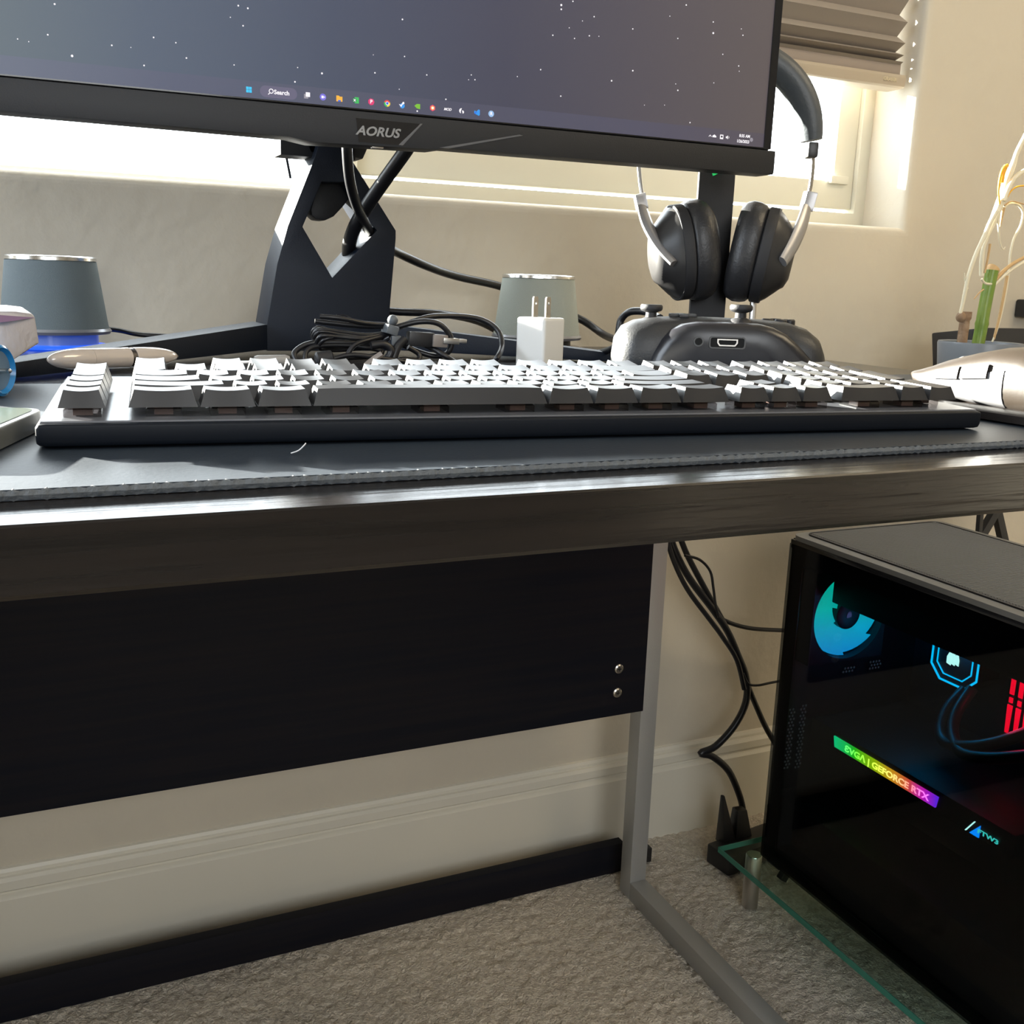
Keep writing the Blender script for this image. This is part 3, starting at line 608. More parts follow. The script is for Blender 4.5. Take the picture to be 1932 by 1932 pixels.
# ================================================================== GAME CONTROLLER
gc = thing('game_controller', 'black game controller standing behind the keyboard with its port side forward', 'game controller', (452, 628, DZ), math.radians(-25.6))
def G(x, y, z): return Vector((x, y, z))
M_pad_ = mat('controller_plastic', (0.022, 0.023, 0.025), 0.45, bump=(700, 0.2)); M_pad2 = mat('controller_back', (0.014, 0.014, 0.017), 0.3)
xs = [-78, -76, -71, -62, -48, -30, 0, 30, 48, 62, 71, 76, 78]
top = [26, 38, 46, 50.5, 53, 54, 54, 53.5, 52.5, 48.5, 42, 33, 22]
bot = [14, 6, 3, 2, 2, 4, 6, 4, 2, 2, 3, 6, 12]
dep_ = [5, 20, 29, 33, 31, 27, 25, 27, 31, 33, 29, 20, 5]
rings = []
for x, t, b, d in zip(xs, top, bot, dep_):
    rings.append(sering(lambda u, v, x=x, t=t, b=b: G(x, u+10, (t+b)/2+v), d, (t-b)/2, 24, 2.8))
MB().loft(rings).build('shell', M_pad_, gc, smooth=60)
# darker back plate bulging on the near side
pl_ = [(-56, 3), (-55, 16), (-51, 28), (-45, 38), (-38, 45.5), (-30, 49.5), (-20, 51.2), (0, 51.6), (24, 51.2), (34, 49), (44, 44.5), (53, 37.5), (63, 28), (70, 16), (72, 3)]
rings = []
for s_, yv in ((1.0, -14), (0.995, -20.5), (0.975, -25), (0.93, -28), (0.82, -30.2), (0.5, -31)):
    rings.append([G(5+(x-5)*s_, yv+(abs(x-5)/66)**3*3, 24+(z-24)*s_) for x, z in pl_])
MB().loft(rings).build('back_plate', M_pad2, gc, smooth=60)
def stick(cx, cz, cy):
    s = MB().lathe((cx, cy, cz), [(10, -6), (9.5, -1), (6.5, 2.5), (4.2, 3.5), (4.0, 7), (7.5, 8.3), (8.3, 9.6), (8.3, 11.5), (7.6, 12.8), (6, 12.6), (1, 11.8)], 28)
    s.build('thumbstick', M_blackm, gc, smooth=45)
stick(-50, 49, 10); stick(14, 51, -1)
MB().box((-27, 8, 54.5), (7, 20, 3)).box((-27, 8, 54.5), (20, 7, 3)).build('direction_pad', M_black, gc, bevel=0.8)
for (bx_, by_) in ((46, 10), (54, 18), (46, 26), (38, 18)):
    MB().lathe((bx_, by_, 51), [(4.6, -3), (4.6, 2), (3.8, 3)], 20).build('button', M_black, gc)
MB().lathe((-20, -30.4, 38), [(3.6, 0.8), (3.6, -0.6), (2.6, -0.6), (2.5, 0.6)], 20, 'Y').build('audio_jack', mat('jack_ring', (0.05, 0.05, 0.05), 0.4), gc)
MB().lathe((-20, -31.2, 38), [(2.4, 0.3), (2.4, -0.1)], 20, 'Y').build('audio_jack_hole', mat('void_black', (0.001, 0.001, 0.001), 0.9), gc)
pt = MB().prism(rrect(-12.5, 13, 33.5, 42, 2), [rrect(-11.6, 12.1, 34.4, 41.1, 1.5)], lambda u, v, d: G(u, d, v), -31.6, -29).build('port_frame', mat('jack_ring', (0.05, 0.05, 0.05), 0.4), gc)
MB().prism(rrect(-11.6, 12.1, 34.4, 41.1, 1.5), [], lambda u, v, d: G(u, d, v), -31.1, -30).build('port_recess', MATS['void_black'], gc)
MB().prism([(-7, 40.3), (7.5, 40.3), (7.5, 37.5), (5.8, 35.3), (-5.3, 35.3), (-7, 37.5)], [[(-6, 39.5), (6.5, 39.5), (6.5, 37.7), (5.3, 36.2), (-4.8, 36.2), (-6, 37.7)]], lambda u, v, d: G(u, d, v), -31.8, -30.8).build('port', M_satin, gc)

# ================================================================== CHARGER
ch = thing('wall_charger', 'white cube wall charger standing with its two prongs up', 'charger', (366, 752, DZ), math.radians(28))
MB().box((0, 0, 23.8), (28.5, 28.5, 47.6)).build('body', M_white, ch, bevel=3, segs=4)
for x in (-6.3, 6.3):
    b = MB().prism([(-3.1, 46), (3.1, 46), (3.1, 62), (2.3, 63.8), (-2.3, 63.8), (-3.1, 62)], [disc(1.3, 0, 58.5, 12)], lambda u, v, d: Vector((u, d, v)), x-0.8, x+0.8)
    b.build('prong', M_satin, ch)

# ================================================================== CABLE BUNDLE
bd = thing('cable_bundle', 'tangled bundle of thin black usb cables tied together behind the keyboard', 'cable bundle', (235, 745, DZ))
Y0 = 752
def Bp(x, y, dy=0): return onY(x, y, Y0+dy)
m = MB()
for k in range(7):
    dy = random.uniform(-14, 16); o_ = random.uniform(-5, 6)
    m.tube([Bp(735, 628+o_*0.5, dy*0.4), Bp(690, 632+o_+k, dy), Bp(640, 625+o_+2*k, dy), Bp(598+k*2, 618+4*k, dy), Bp(592+2*k, 640+3*k, dy+8), Bp(640, 655+k, dy+14), Bp(700, 648+k, dy+8), Bp(735, 632+k, dy)], 1.5, 7, 5)
m.tube([Bp(735, 613, 0), Bp(690, 610, -6), Bp(640, 600, -8), Bp(604, 597, -4)], 1.8, 7).tube([Bp(735, 618), Bp(680, 612), Bp(655, 597, 6), Bp(635, 596, 8)], 1.0, 6)
m.tube([Bp(735, 616), Bp(680, 615, -4), Bp(594, 606, -2)], 1.9, 7)
m.build('coil', M_cable, bd, world=True, smooth=60)
m = MB()
m.tube([Bp(740, 620), Bp(790, 607, -6), Bp(830, 612, -8), Bp(852, 640, -8), Bp(845, 665, -6), Bp(820, 672, 2), Bp(780, 660, 6), Bp(750, 645, 6)], 2.2, 8, 6)
m.tube([Bp(742, 622, 4), Bp(800, 600, 10), Bp(850, 596, 16), Bp(905, 602, 16), Bp(938, 622, 10), Bp(947, 652, 0), Bp(935, 680, -16), onZ(915, 697, 752.5)], 2.2, 8, 6)
m.tube([Bp(745, 640, 6), Bp(800, 650, 0), Bp(850, 678, -14), onZ(880, 700, 752.5)], 2.2, 8, 6)
m.tube([Bp(560, 682, -10), Bp(556, 665, -6), Bp(585, 648, -4), Bp(640, 646, -6), Bp(700, 650, -6), Bp(735, 655, -6), Bp(738, 670, -8), Bp(718, 686, -16)], 2.2, 8, 6)
m.tube([Bp(576, 684, -14), Bp(578, 664, -10), Bp(600, 653, -8), Bp(660, 652, -8), Bp(720, 662, -10), Bp(700, 672, -14), Bp(640, 676, -16)], 1.9, 8, 6)
m.tube([Bp(650, 680, -20), Bp(668, 652, -18), Bp(700, 640, -14), Bp(735, 632, -6)], 1.8, 8, 6)
m.tube([Bp(700, 652, -22), Bp(725, 650, -22), Bp(738, 662, -22), Bp(728, 680, -22), Bp(716, 688, -22)], 3.0, 10, 5)
m.tube([Bp(740, 682, -22), Bp(750, 655, -20), Bp(764, 640, -18)], 3.2, 10, 5)
m.tube([Bp(545, 682, -24), Bp(600, 684, -26), Bp(660, 670, -26), Bp(720, 676, -26), Bp(780, 685, -24), Bp(830, 690, -22)], 1.8, 8, 6)
m.tube([Bp(770, 655, -14), Bp(790, 668, -14), Bp(788, 680, -16), Bp(760, 678, -16), Bp(745, 684, -18)], 2.0, 8, 5)
m.build('loose_loop', M_cable, bd, world=True, smooth=60)
c0 = Bp(736, 622, -7)
MB().box(c0, (9, 15, 7), rot=Matrix.Rotation(0.3, 3, 'Y')).box(c0+Vector((3, -6, -9)), (7.5, 2, 10)).ball(c0+Vector((2, 0, 7)), 4).build('cable_tie', mat('grey_tie', (0.10, 0.11, 0.12), 0.5), bd, world=True, bevel=1)
a = Bp(768, 638, -4); b = Bp(818, 642, -6)
rr = Matrix.Rotation(0.05, 3, 'Y')
MB().box((a+b)/2, ((b-a).length, 9, 11), rot=rr).build('connector', M_black, bd, world=True, bevel=1.5)
c1 = Bp(828, 643, -7); MB().box(c1, (12, 9, 9.5), rot=rr).build('connector_collar', mat('taupe_plastic', (0.22, 0.19, 0.17), 0.4), bd, world=True, bevel=1)
c2 = Bp(848, 643, -8); MB().box(c2, (13, 10, 4.5), rot=rr).box(c2+Vector((9, 0, 0)), (8, 8, 3), rot=rr).build('plug', M_satin, bd, world=True, bevel=0.4)
a = Bp(595, 678, -26); b = Bp(628, 674, -26)
MB().tube([a, a*0.9+b*0.1, a*0.1+b*0.9, b], lambda t: 3.4 if t < 0.02 or t > 0.98 else 5.2, 16, 1).build('ferrite_bead', M_blackm, bd, world=True)
a, b = Bp(480, 682, -24), Bp(546, 681, -24)
MB().tube([a, a*0.9+b*0.1, a*0.1+b*0.9, b], lambda t: 3.6 if t < 0.02 or t > 0.98 else 4.4, 12, 1).build('plug_grip', mat('grey_plug_grip', (0.30, 0.29, 0.28), 0.4), bd, world=True)
MB().box(Bp(470, 684, -24), (13, 6, 2.2)).build('plug_tip', M_satin, bd, world=True, bevel=0.4)
MB().tube([Bp(690, 690, -30), Bp(705, 678, -30), Bp(720, 668, -30)], 2.4, 8).build('twist_tie', mat('taupe_plastic', (0.22, 0.19, 0.17), 0.4), bd, world=True)

# ================================================================== PEN, PAPER, BLUE CAP, PHONE
pa, pb = onZ(90, 680, 760), onZ(334, 672, 758)
pa = onY(90, 679, 742); pb = onY(334, 672, 800)
M_pearl = mat('pearl_pen', (0.62, 0.55, 0.50), 0.16, 0.1, coat=0.6)
pen = thing('pen', 'thick pearly pen with a dark ring lying in front of the monitor foot', 'pen', (pa+pb)/2*1.0)
Lp = (pb-pa)
rp = 7.2
def pr_(t): return rp*math.sqrt(max(0.03, 1-(max(0, (0.25-t)/0.25))**2.2))*(1 if t < 0.65 else math.sqrt(max(0.04, 1-((t-0.65)/0.35)**2.6)))*(1.0 if t < 0.55 else 1.02)
def pseg(t0, t1, dr=0, n=14): return [pa+Lp*(t0+(t1-t0)*k/n) for k in range(n+1)], (lambda s: pr_(t0+(t1-t0)*s)+dr)
P_, f_ = pseg(0.0, 0.30); MB().tube(P_, f_, 20, 1).build('barrel_end', M_pearl, pen, world=True, smooth=60)
P_, f_ = pseg(0.302, 0.585); MB().tube(P_, f_, 20, 1).build('barrel', M_pearl, pen, world=True, smooth=60)
P_, f_ = pseg(0.585, 0.625, -0.4, 3); MB().tube(P_, f_, 20, 1).build('ring', mat('gunmetal_ring', (0.16, 0.15, 0.15), 0.25, 0.9), pen, world=True, smooth=60)
P_, f_ = pseg(0.625, 1.0); MB().tube(P_, f_, 20, 1).build('cap', M_pearl, pen, world=True, smooth=60)

pk = thing('paper_packet', 'crumpled white paper packet at the left edge of the desk', 'paper packet', (-35, 700, PZ))
M_paper = mat('crumpled_paper', (0.66, 0.62, 0.64), 0.5, bump=(60, 2.5))
f = lambda x, y, Y: onY(x, y, Y)
fr_ = [f(28, 678, 690), f(74, 648, 712), f(66, 598, 706), f(60, 591, 704), f(30, 588, 690), f(-30, 586, 672), f(-40, 700, 650)]
bk = [p+Vector((-6, 52, 2)) for p in fr_]
mb = MB(); n = len(fr_)
mb.add(fr_+bk, [tuple(range(n)), tuple(range(2*n-1, n-1, -1))]+[(i, (i+1) % n, (i+1) % n+n, i+n) for i in range(n)])
mb.build('wrap', M_paper, pk, world=True, bevel=1.5)
MB().add([f(66, 599, 705.5)+Vector((0, -0.8, 0)), f(-30, 592, 671)+Vector((0, -0.8, 0)), f(-30, 612, 666)+Vector((0, -1.2, 0)), f(20, 606, 684)+Vector((0, -0.8, 0))], [(0, 1, 2, 3)]).build('printed_fold', mat('purple_print', (0.24, 0.14, 0.27), 0.5), pk, world=True)

bc = thing('bottle_cap', 'translucent blue round cap lying on its side at the left edge', 'cap', (-30, 632, PZ))
Rb = Matrix.Rotation(math.radians(-28), 3, 'Z')
M_blue = mat('blue_plastic', (0.02, 0.22, 0.55), 0.2, coat=0.4)
MB().lathe((0, 0, 14.6), [(11.0, 7.0), (12.6, 9.5), (14.0, 8.5), (14.4, 6), (14.4, -22), (13, -24)], 32, 'X', rot=Rb).build('ring', M_blue, bc)
MB().lathe((0, 0, 14.6), [(10.8, -20), (10.8, 7.2)], 32, 'X', rot=Rb).build('lid', mat('grey_blue_lid', (0.12, 0.20, 0.30), 0.25), bc)
MB().lathe(Rb@Vector((0, 0, 0))+Vector((0, 0, 14.6)), [(1.4, 6), (1.4, 13), (0.6, 14)], 12, 'X', rot=Rb).build('stem', M_chrome, bc)

ph = thing('smartphone', 'dark smartphone in a grey case, only its corner in view at the left edge', 'phone', (-45, 480, PZ), 0)
phc = [(-4.5, 503), (-19, 455), (-90, 470), (-78, 528)]
def rpoly(P, r, n=5):
    out = []; N = len(P)
    for i in range(N):
        p = Vector(P[i]); a = (Vector(P[i-1])-p).normalized(); b = (Vector(P[(i+1) % N])-p).normalized()
        for k in range(n+1):
            t = k/n; q = (p+a*r)*(1-t)**2+p*2*t*(1-t)+(p+b*r)*t*t; out.append((q.x, q.y))
    return out
pc = rpoly([(-1.5, 503), (-26, 418), (-98, 438), (-74, 523)], 11)
MB().prism(pc, [], lambda u, v, d: Vector((u, v, d)), PZ+0.4, PZ+9.2).build('case', mat('phone_case_grey', (0.16, 0.17, 0.165), 0.25), ph, world=True, bevel=2.6, segs=4)
pcx, pcy = -50, 470
MB().prism([(pcx+(x-pcx)*0.93, pcy+(y-pcy)*0.95) for x, y in pc], [], lambda u, v, d: Vector((u, v, d)), PZ+8.8, PZ+9.5).build('screen', mat('phone_glass', (0.10, 0.13, 0.10), 0.12), ph, world=True)

# stray fibre on the pad
tag(MB().tube([onZ(549, 855, PZ+0.8), onZ(563, 850, PZ+2), onZ(573, 841, PZ+4), onZ(577, 836, PZ+5)], 0.28, 5, 4).build('lint_fiber', mat('lint', (0.7, 0.7, 0.7), 0.6)), 'tiny white lint fibre on the pad in front of the keyboard', 'lint')

# ================================================================== MOUSE
ms = thing('computer_mouse', 'dark grey computer mouse with thumb buttons right of the keyboard', 'mouse', (535, 432, PZ), math.radians(2))
# stations along local y (front is +y): y, half width, top z, bottom front rise
M_mouse = mat('mouse_plastic', (0.024, 0.018, 0.013), 0.42, bump=(120, 0.15)); M_mside = mat('mouse_side', (0.13, 0.13, 0.135), 0.3)
st_ = [(-63, 14, 12, 6), (-60, 24, 22, 4), (-50, 31, 32, 3.5), (-35, 34, 39, 3.5), (-15, 34, 43, 3.5), (5, 32.5, 42.5, 3.5), (25, 32, 38, 3.8), (42, 32, 33, 5), (54, 31.5, 28, 9), (61, 30, 25.5, 14), (65, 27, 24, 19)]
rings = []
for y, hw, tz, bz in st_:
    n = 28; ring = []
    for j in range(n):
        t = 2*math.pi*j/n; c_, s_ = math.cos(t), math.sin(t)
        p = 3.0
        u = hw*math.copysign(abs(c_)**(2/p), c_); v = math.copysign(abs(s_)**(2/2.2), s_)
        zc = (tz+bz)/2; hh = (tz-bz)/2
        zz = zc+hh*v
        # waist: the left side leans in above the base
        pinch = 1-0.10*math.sin(math.pi*min(1, max(0, (zz-bz)/(tz-bz+0.01))))
        ring.append(Vector((u*pinch, y, zz)))
    rings.append(ring)
MB().loft(rings).build('shell', M_mouse, ms, smooth=60)
MB().loft([[Vector((x*s, y*s2, z)) for x, y in rrect(-33.5, 34, -62, 48, 26)] for s, s2, z in ((0.96, 0.98, 0.3), (1.02, 1.01, 1.2), (1.04, 1.01, 5.5), (0.97, 0.98, 8))]).build('base', mat('mouse_base', (0.02, 0.016, 0.014), 0.4), ms, smooth=50)
# lit side panel and thumb buttons on the left flank
def flank(y, z, out=0.0):
    # left surface of the shell at height z
    for (ya, ha, ta, ba), (yb, hb, tb, bb) in zip(st_[:-1], st_[1:]):
        if ya <= y <= yb: t = (y-ya)/(yb-ya); hw = ha+(hb-ha)*t; tz = ta+(tb-ta)*t; bz = ba+(bb-ba)*t; break
    s_ = min(0.999, max(-0.999, (z-(tz+bz)/2)/((tz-bz)/2))); s = math.copysign(abs(s_)**(2.2/2), s_); c_ = math.sqrt(max(0, 1-s*s))
    pinch = 1-0.10*math.sin(math.pi*min(1, max(0, (z-bz)/(tz-bz))))
    return Vector((-hw*abs(c_)**(2/3.0)*pinch-out, y, z))
def patch(poly_fn, ny_, nz_, out):
    vs = []; 
    for i in range(ny_+1):
        for j in range(nz_+1): y, z = poly_fn(i/ny_, j/nz_); vs.append(flank(y, z, out))
    inner = [v+Vector((2.5, 0, 0)) for v in vs]; n = len(vs)
    fs = [(i*(nz_+1)+j, i*(nz_+1)+j+1, (i+1)*(nz_+1)+j+1, (i+1)*(nz_+1)+j) for i in range(ny_) for j in range(nz_)]
    fs += [tuple(a+n for a in reversed(q)) for q in fs]
    rim = [j for j in range(nz_+1)]+[i*(nz_+1)+nz_ for i in range(1, ny_+1)]+[ny_*(nz_+1)+j for j in range(nz_-1, -1, -1)]+[i*(nz_+1) for i in range(ny_-1, 0, -1)]
    fs += [(rim[k], rim[(k+1) % len(rim)], rim[(k+1) % len(rim)]+n, rim[k]+n) for k in range(len(rim))]
    return MB().add(vs+inner, fs)
patch(lambda a, b: (-8+63*a, 8+(6.0*a**3*2)+b*(30-12*a*1.0-8*(a)**3-8)), 16, 8, 0.5).build('side_panel', M_mside, ms, smooth=60)
patch(lambda a, b: (3+19*a, 24.5-2*a+b*(8.0-2.5*a*0)), 8, 4, 1.9).build('side_button', mat('mouse_button', (0.022, 0.017, 0.014), 0.3), ms, smooth=60)
patch(lambda a, b: (24+18*a, 22-1.2*a+b*(7.4-2.0*a)), 8, 4, 1.9).build('side_button', MATS['mouse_button'], ms, smooth=60)
MB().lathe((0, 42, 24.5), [(9.5, -4), (10, -3), (10, 3), (9.5, 4)], 24, 'X').build('scroll_wheel', M_blackm, ms)

# ================================================================== WINDOW BLIND
bl = thing('window_blind', 'grey pleated cellular shade raised part way inside the window', 'window blind', (500, 1232, 1120))
M_shade = mat('shade_fabric', (0.33, 0.285, 0.24), 0.85); M_shade2 = mat('shade_rail', (0.46, 0.39, 0.30), 0.45)
bx0, bx1 = -1090, 1164
zs = [1141, 1151, 1155, 1160, 1167, 1176, 1188, 1204, 1217, 1236, 1250, 1270, 1285]
zs += [1285+17*k for k in range(1, 34)]
mb = MB(); fr1 = []; prof = []
for i, z in enumerate(zs): prof.append((1210 if i % 2 else 1228, z))
prof2 = [(1262-(y-1210)*1.0 if False else 1250+(1228-y), z) for y, z in prof]
poly = prof+prof2[::-1]
mb.loft([[Vector((x, y, z)) for y, z in poly] for x in (bx0, bx1-9)])
mb.build('pleats', M_shade, bl, world=True, smooth=15)
MB().bx(bx0, bx1-7, 1216, 1248, 1134, 1150).build('rail_insert', mat('shade_inner_rail', (0.30, 0.25, 0.215), 0.6), bl, world=True, bevel=1)
rp_ = [(1212, 1134), (1210, 1130), (1212, 1118), (1216, 1116), (1246, 1116), (1249, 1120), (1249, 1134)]
rl = MB(); rl.loft([[Vector((x, y, z)) for y, z in rp_] for x in (bx0, bx1)]); rl.build('bottom_rail', M_shade2, bl, world=True, bevel=0.8)
MB().bx(bx0, bx1, 1210, 1260, 1848, 1898).build('headrail', M_shade2, bl, world=True, bevel=1)
text('rail_logo', 'GRABER', 5.0, mat('rail_letter', (0.62, 0.53, 0.36), 0.5), bl, (1134, 1210.2, 1125.5), (1, 0, 0), (0, 0.05, 1), ext=0.3)

# ================================================================== GLASS STAND, COMPUTER TOWER
gs = thing('glass_stand', 'low clear glass platform on round steel posts under the computer tower', 'stand', (950, 800, 0))
M_gt = glassy('platform_glass', (0.80, 0.90, 0.86)); M_ge = mat('glass_edge', (0.05, 0.22, 0.16), 0.25)
gx0, gx1, gy0, gy1, gz0, gz1 = 788, 1112, 470, 1010, 79, 87
MB().bx(gx0+1, gx1-1, gy0+1, gy1-1, gz0, gz1).build('glass_top', M_gt, gs, world=True)
rframe2 = MB().prism(rect(gx0, gx1, gy0, gy1), [rect(gx0+1.2, gx1-1.2, gy0+1.2, gy1-1.2)], lambda u, v, d: Vector((u, v, d)), gz0+0.2, gz1-0.2); rframe2.build('glass_edge', M_ge, gs, world=True)
for x, y in ((832, 988), (1070, 988), (832, 500), (1070, 500)):
    MB().lathe((x, y, 0), [(11, 0), (11, 76.5), (10, 78.4)], 32).build('post', M_satin, gs, world=True)
TX0, TX1, TY0, TY1, TZ0, TZ1 = 822, 1066, 512, 964, 93, 533
tw = thing('computer_tower', 'black computer tower with tinted glass side showing coloured lights', 'computer', (944, 738, 87))
M_tw = mat('tower_black', (0.012, 0.012, 0.014), 0.5); M_dark = mat('tower_inside', (0.004, 0.005, 0.007), 0.5)
t = TX0+5
mb = MB()
mb.bx(t, TX1, TY1-3, TY1, TZ0, TZ1-6)                      # back
mb.bx(TX1-4, TX1, TY0, TY1-3, TZ0, TZ1-6)                  # far side
mb.bx(t, TX1-4, TY0, TY1-3, TZ0, TZ0+4)                    # bottom
mb.bx(t, TX1-4, TY0, TY0+12, TZ0+4, TZ1-6)                 # front
mb.build('chassis', M_tw, tw, world=True)
for x, y in ((840, 530), (1045, 530), (840, 945), (1045, 945)): MB().bx(x-12, x+12, y-12, y+12, 87.2, TZ0).build('foot', M_tw, tw, world=True)
MB().bx(TX0, TX0+4, TY0+2, TY1, TZ0+1, TZ1-12).build('side_glass', glassy('tinted_glass', (0.42, 0.44, 0.46), grough=0.03), tw, world=True)
# opaque border of the glass panel and the top trim
MB().prism([(TY0+2, TZ0+1), (TY1, TZ0+1), (TY1, TZ1-12), (TY0+2, TZ1-12)], [[(TY0+16, TZ0+14), (TY1-22, TZ0+14), (TY1-22, TZ1-34), (TY0+16, TZ1-34)]], lambda u, v, d: Vector((d, u, v)), TX0+4.1, TX0+5).build('glass_border', M_tw, tw, world=True)
topc = rrect(TX0-1, TX1+1, TY0-2, TY1, 16)
MB().prism(topc, [], lambda u, v, d: Vector((u, v, d)), TZ1-6, TZ1).build('top_panel', mat('top_grey', (0.20, 0.20, 0.195), 0.4), tw, world=True, bevel=1.4)
MB().bx(TX0-0.5, TX0+5, TY0, TY1-2, TZ1-12, TZ1-6.2).build('top_trim', mat('trim_gloss', (0.02, 0.02, 0.022), 0.15), tw, world=True, bevel=0.6)
# dust mesh with real fine ribs
M_mesh = mat('dust_mesh', (0.17, 0.17, 0.17), 0.6)
mb = MB().prism(rrect(TX0+16, TX1-14, TY0+12, TY1-10, 12), [], lambda u, v, d: Vector((u, v, d)), TZ1+0.1, TZ1+1.0)
mb.build('dust_filter', mat('dust_filter_dark', (0.10, 0.10, 0.105), 0.55), tw, world=True)
mb = MB(); y = TY0+16
while y < TY1-12:
    mb.bx(TX0+20, TX1-18, y, y+1.5, TZ1+1.0, TZ1+1.9); y += 3.6
mb.build('filter_ribs', M_mesh, tw, world=True)
MB().prism(rrect(TX0+14, TX1-12, TY0+10, TY1-8, 13), [rrect(TX0+15.6, TX1-13.6, TY0+11.6, TY1-9.6, 12)], lambda u, v, d: Vector((u, v, d)), TZ1+0.1, TZ1+1.6).build('filter_rim', M_tw, tw, world=True)
b_ = onX(1483, 1047, TX0); MB().lathe((TX0+12, TY1, 515), [(4, 0), (4, 7), (3, 8)], 16, 'Y').build('thumb_screw', M_tw, tw, world=True)
# inside: mainboard, top radiator, rear fan, pump block, memory, graphics card
MB().bx(1038, 1042, 640, 950, 180, 490).build('mainboard', mat('mainboard', (0.006, 0.008, 0.011), 0.5), tw, world=True)
MB().bx(862, 1000, 560, 925, 452, 505).build('radiator', M_dark, tw, world=True, bevel=2)
MB().bx(t+1, 1036, 530, 955, 97, 190).build('power_supply_shroud', M_dark, tw, world=True)
Fc = Vector((902, 946, 428)); FR = 57
fan = MB().prism([(Fc.x-60, Fc.z-60), (Fc.x+60, Fc.z-60), (Fc.x+60, Fc.z+60), (Fc.x-60, Fc.z+60)], [[(Fc.x+FR*math.cos(a), Fc.z+FR*math.sin(a)) for a in [2*math.pi*k/48 for k in range(48)]]], lambda u, v, d: Vector((u, d, v)), 933, 958).build('rear_fan', M_dark, tw, world=True)
def fan_emit():
    m = bpy.data.materials.new('fan_light'); m.use_nodes = True; nt = m.node_tree; b = nt.nodes['Principled BSDF']
    b.inputs['Base Color'].default_value = (0.1, 0.3, 0.3, 1)
    tc = nt.nodes.new('ShaderNodeTexCoord'); sp = nt.nodes.new('ShaderNodeSeparateXYZ'); nt.links.new(tc.outputs['Object'], sp.inputs[0])
    mr = nt.nodes.new('ShaderNodeMapRange'); z0 = (Fc.z-87)*MM; mr.inputs[1].default_value = z0-0.055; mr.inputs[2].default_value = z0+0.05
    nt.links.new(sp.outputs[2], mr.inputs[0]); cr = nt.nodes.new('ShaderNodeValToRGB'); nt.links.new(mr.outputs[0], cr.inputs[0])
    el = cr.color_ramp.elements; el.new(0.4); el.new(0.7)
    for e, (p, c) in zip(el, ((0, (0.0, 0.42, 1.0)), (0.35, (0.0, 0.62, 0.85)), (0.6, (0.0, 0.75, 0.6)), (1, (0.0, 0.7, 0.4)))): e.position = p; e.color = (*c, 1)
    nt.links.new(cr.outputs[0], b.inputs['Emission Color']); b.inputs['Emission Strength'].default_value = 2.4
    return m
M_fan = fan_emit()
for k in range(7):
    a0 = 2*math.pi*k/7+0.3; mb = MB(); rings = []
    for i in range(9):
        r = 19+36*i/8; a = a0+0.30*i/8; ring = []
        for q in range(9):
            t_ = -0.56+1.12*q/8; ring.append(Vector((Fc.x+r*math.cos(a+t_), 944-5*t_/0.56, Fc.z+r*math.sin(a+t_))))
        rings.append(ring+[p+Vector((0, 1.2, 0)) for p in reversed(ring)])
    mb.loft(rings).build('fan_blade', M_fan, fan, world=True, smooth=60)
MB().lathe((Fc.x, 937, Fc.z), [(14, -3), (19, -1), (19.5, 16)], 32, 'Y').build('fan_hub', M_dark, fan, world=True)
M_emb = mat('emblem_violet', (0.01, 0.01, 0.01), 0.5, emit=srgb(120, 120, 190), es=0.8)
def sail(mb, o, ux, uz, s):   # three leaning sails emblem
    for k, (w_, h_) in enumerate(((0.5, 0.95), (0.0, 1.1), (-0.5, 0.9))):
        pts = [(-0.45-w_*0.9, -0.55+0.1*k), (0.05-w_*0.9, -0.65+0.1*k), (0.12-w_*0.8, -0.1+0.2), (-0.12-w_*0.8, h_), (-0.5-w_*0.85, 0.1)]
        P = [o+ux*(a*s)+uz*(b*s) for a, b in pts]; nrm = ux.cross(uz).normalized()*0.4
        n = len(P); mb.add([p-nrm for p in P]+[p+nrm for p in P], [tuple(range(n)), tuple(range(2*n-1, n-1, -1))]+[(i, (i+1) % n, (i+1) % n+n, i+n) for i in range(n)])
    return mb
sail(MB(), Vector((Fc.x, 933.2, Fc.z)), Vector((1, 0, 0)), Vector((0, 0, 1)), 5).build('fan_emblem', M_emb, fan, world=True)
# pump block
M_cy = mat('cyan_light', (0.01, 0.01, 0.01), 0.4, emit=srgb(0, 200, 255), es=4.5); M_cw = mat('white_cyan_light', (0.01, 0.01, 0.01), 0.4, emit=srgb(190, 255, 240), es=5.0)
PX = 1000
pc_ = [(onX(a, b, PX).y, onX(a, b, PX).z) for a, b in ((1803, 1240),)][0]
pu = MB().prism([(pc_[0]+36*a, pc_[1]+36*b) for a, b in ((-1, -.55), (-.55, -1), (.55, -1), (1, -.55), (1, .55), (.55, 1), (-.55, 1), (-1, .55))], [], lambda u, v, d: Vector((d, u, v)), PX, 1037).build('pump_block', M_dark, tw, world=True, bevel=1)
for sz, th in ((36, 2.2), (27, 1.3)):
    oc = lambda s: [(pc_[0]+s*a, pc_[1]+s*b) for a, b in ((-1, -.55), (-.55, -1), (.55, -1), (1, -.55), (1, .55), (.55, 1), (-.55, 1), (-1, .55))]
    MB().prism(oc(sz), [oc(sz-th)], lambda u, v, d: Vector((d, u, v)), PX-1.2, PX).build('light_ring', M_cy, pu, world=True)
sail(MB(), Vector((PX-0.8, pc_[0], pc_[1]-4)), Vector((0, -1, 0)), Vector((0, 0, 1)), 13).build('pump_emblem', M_cw, pu, world=True)
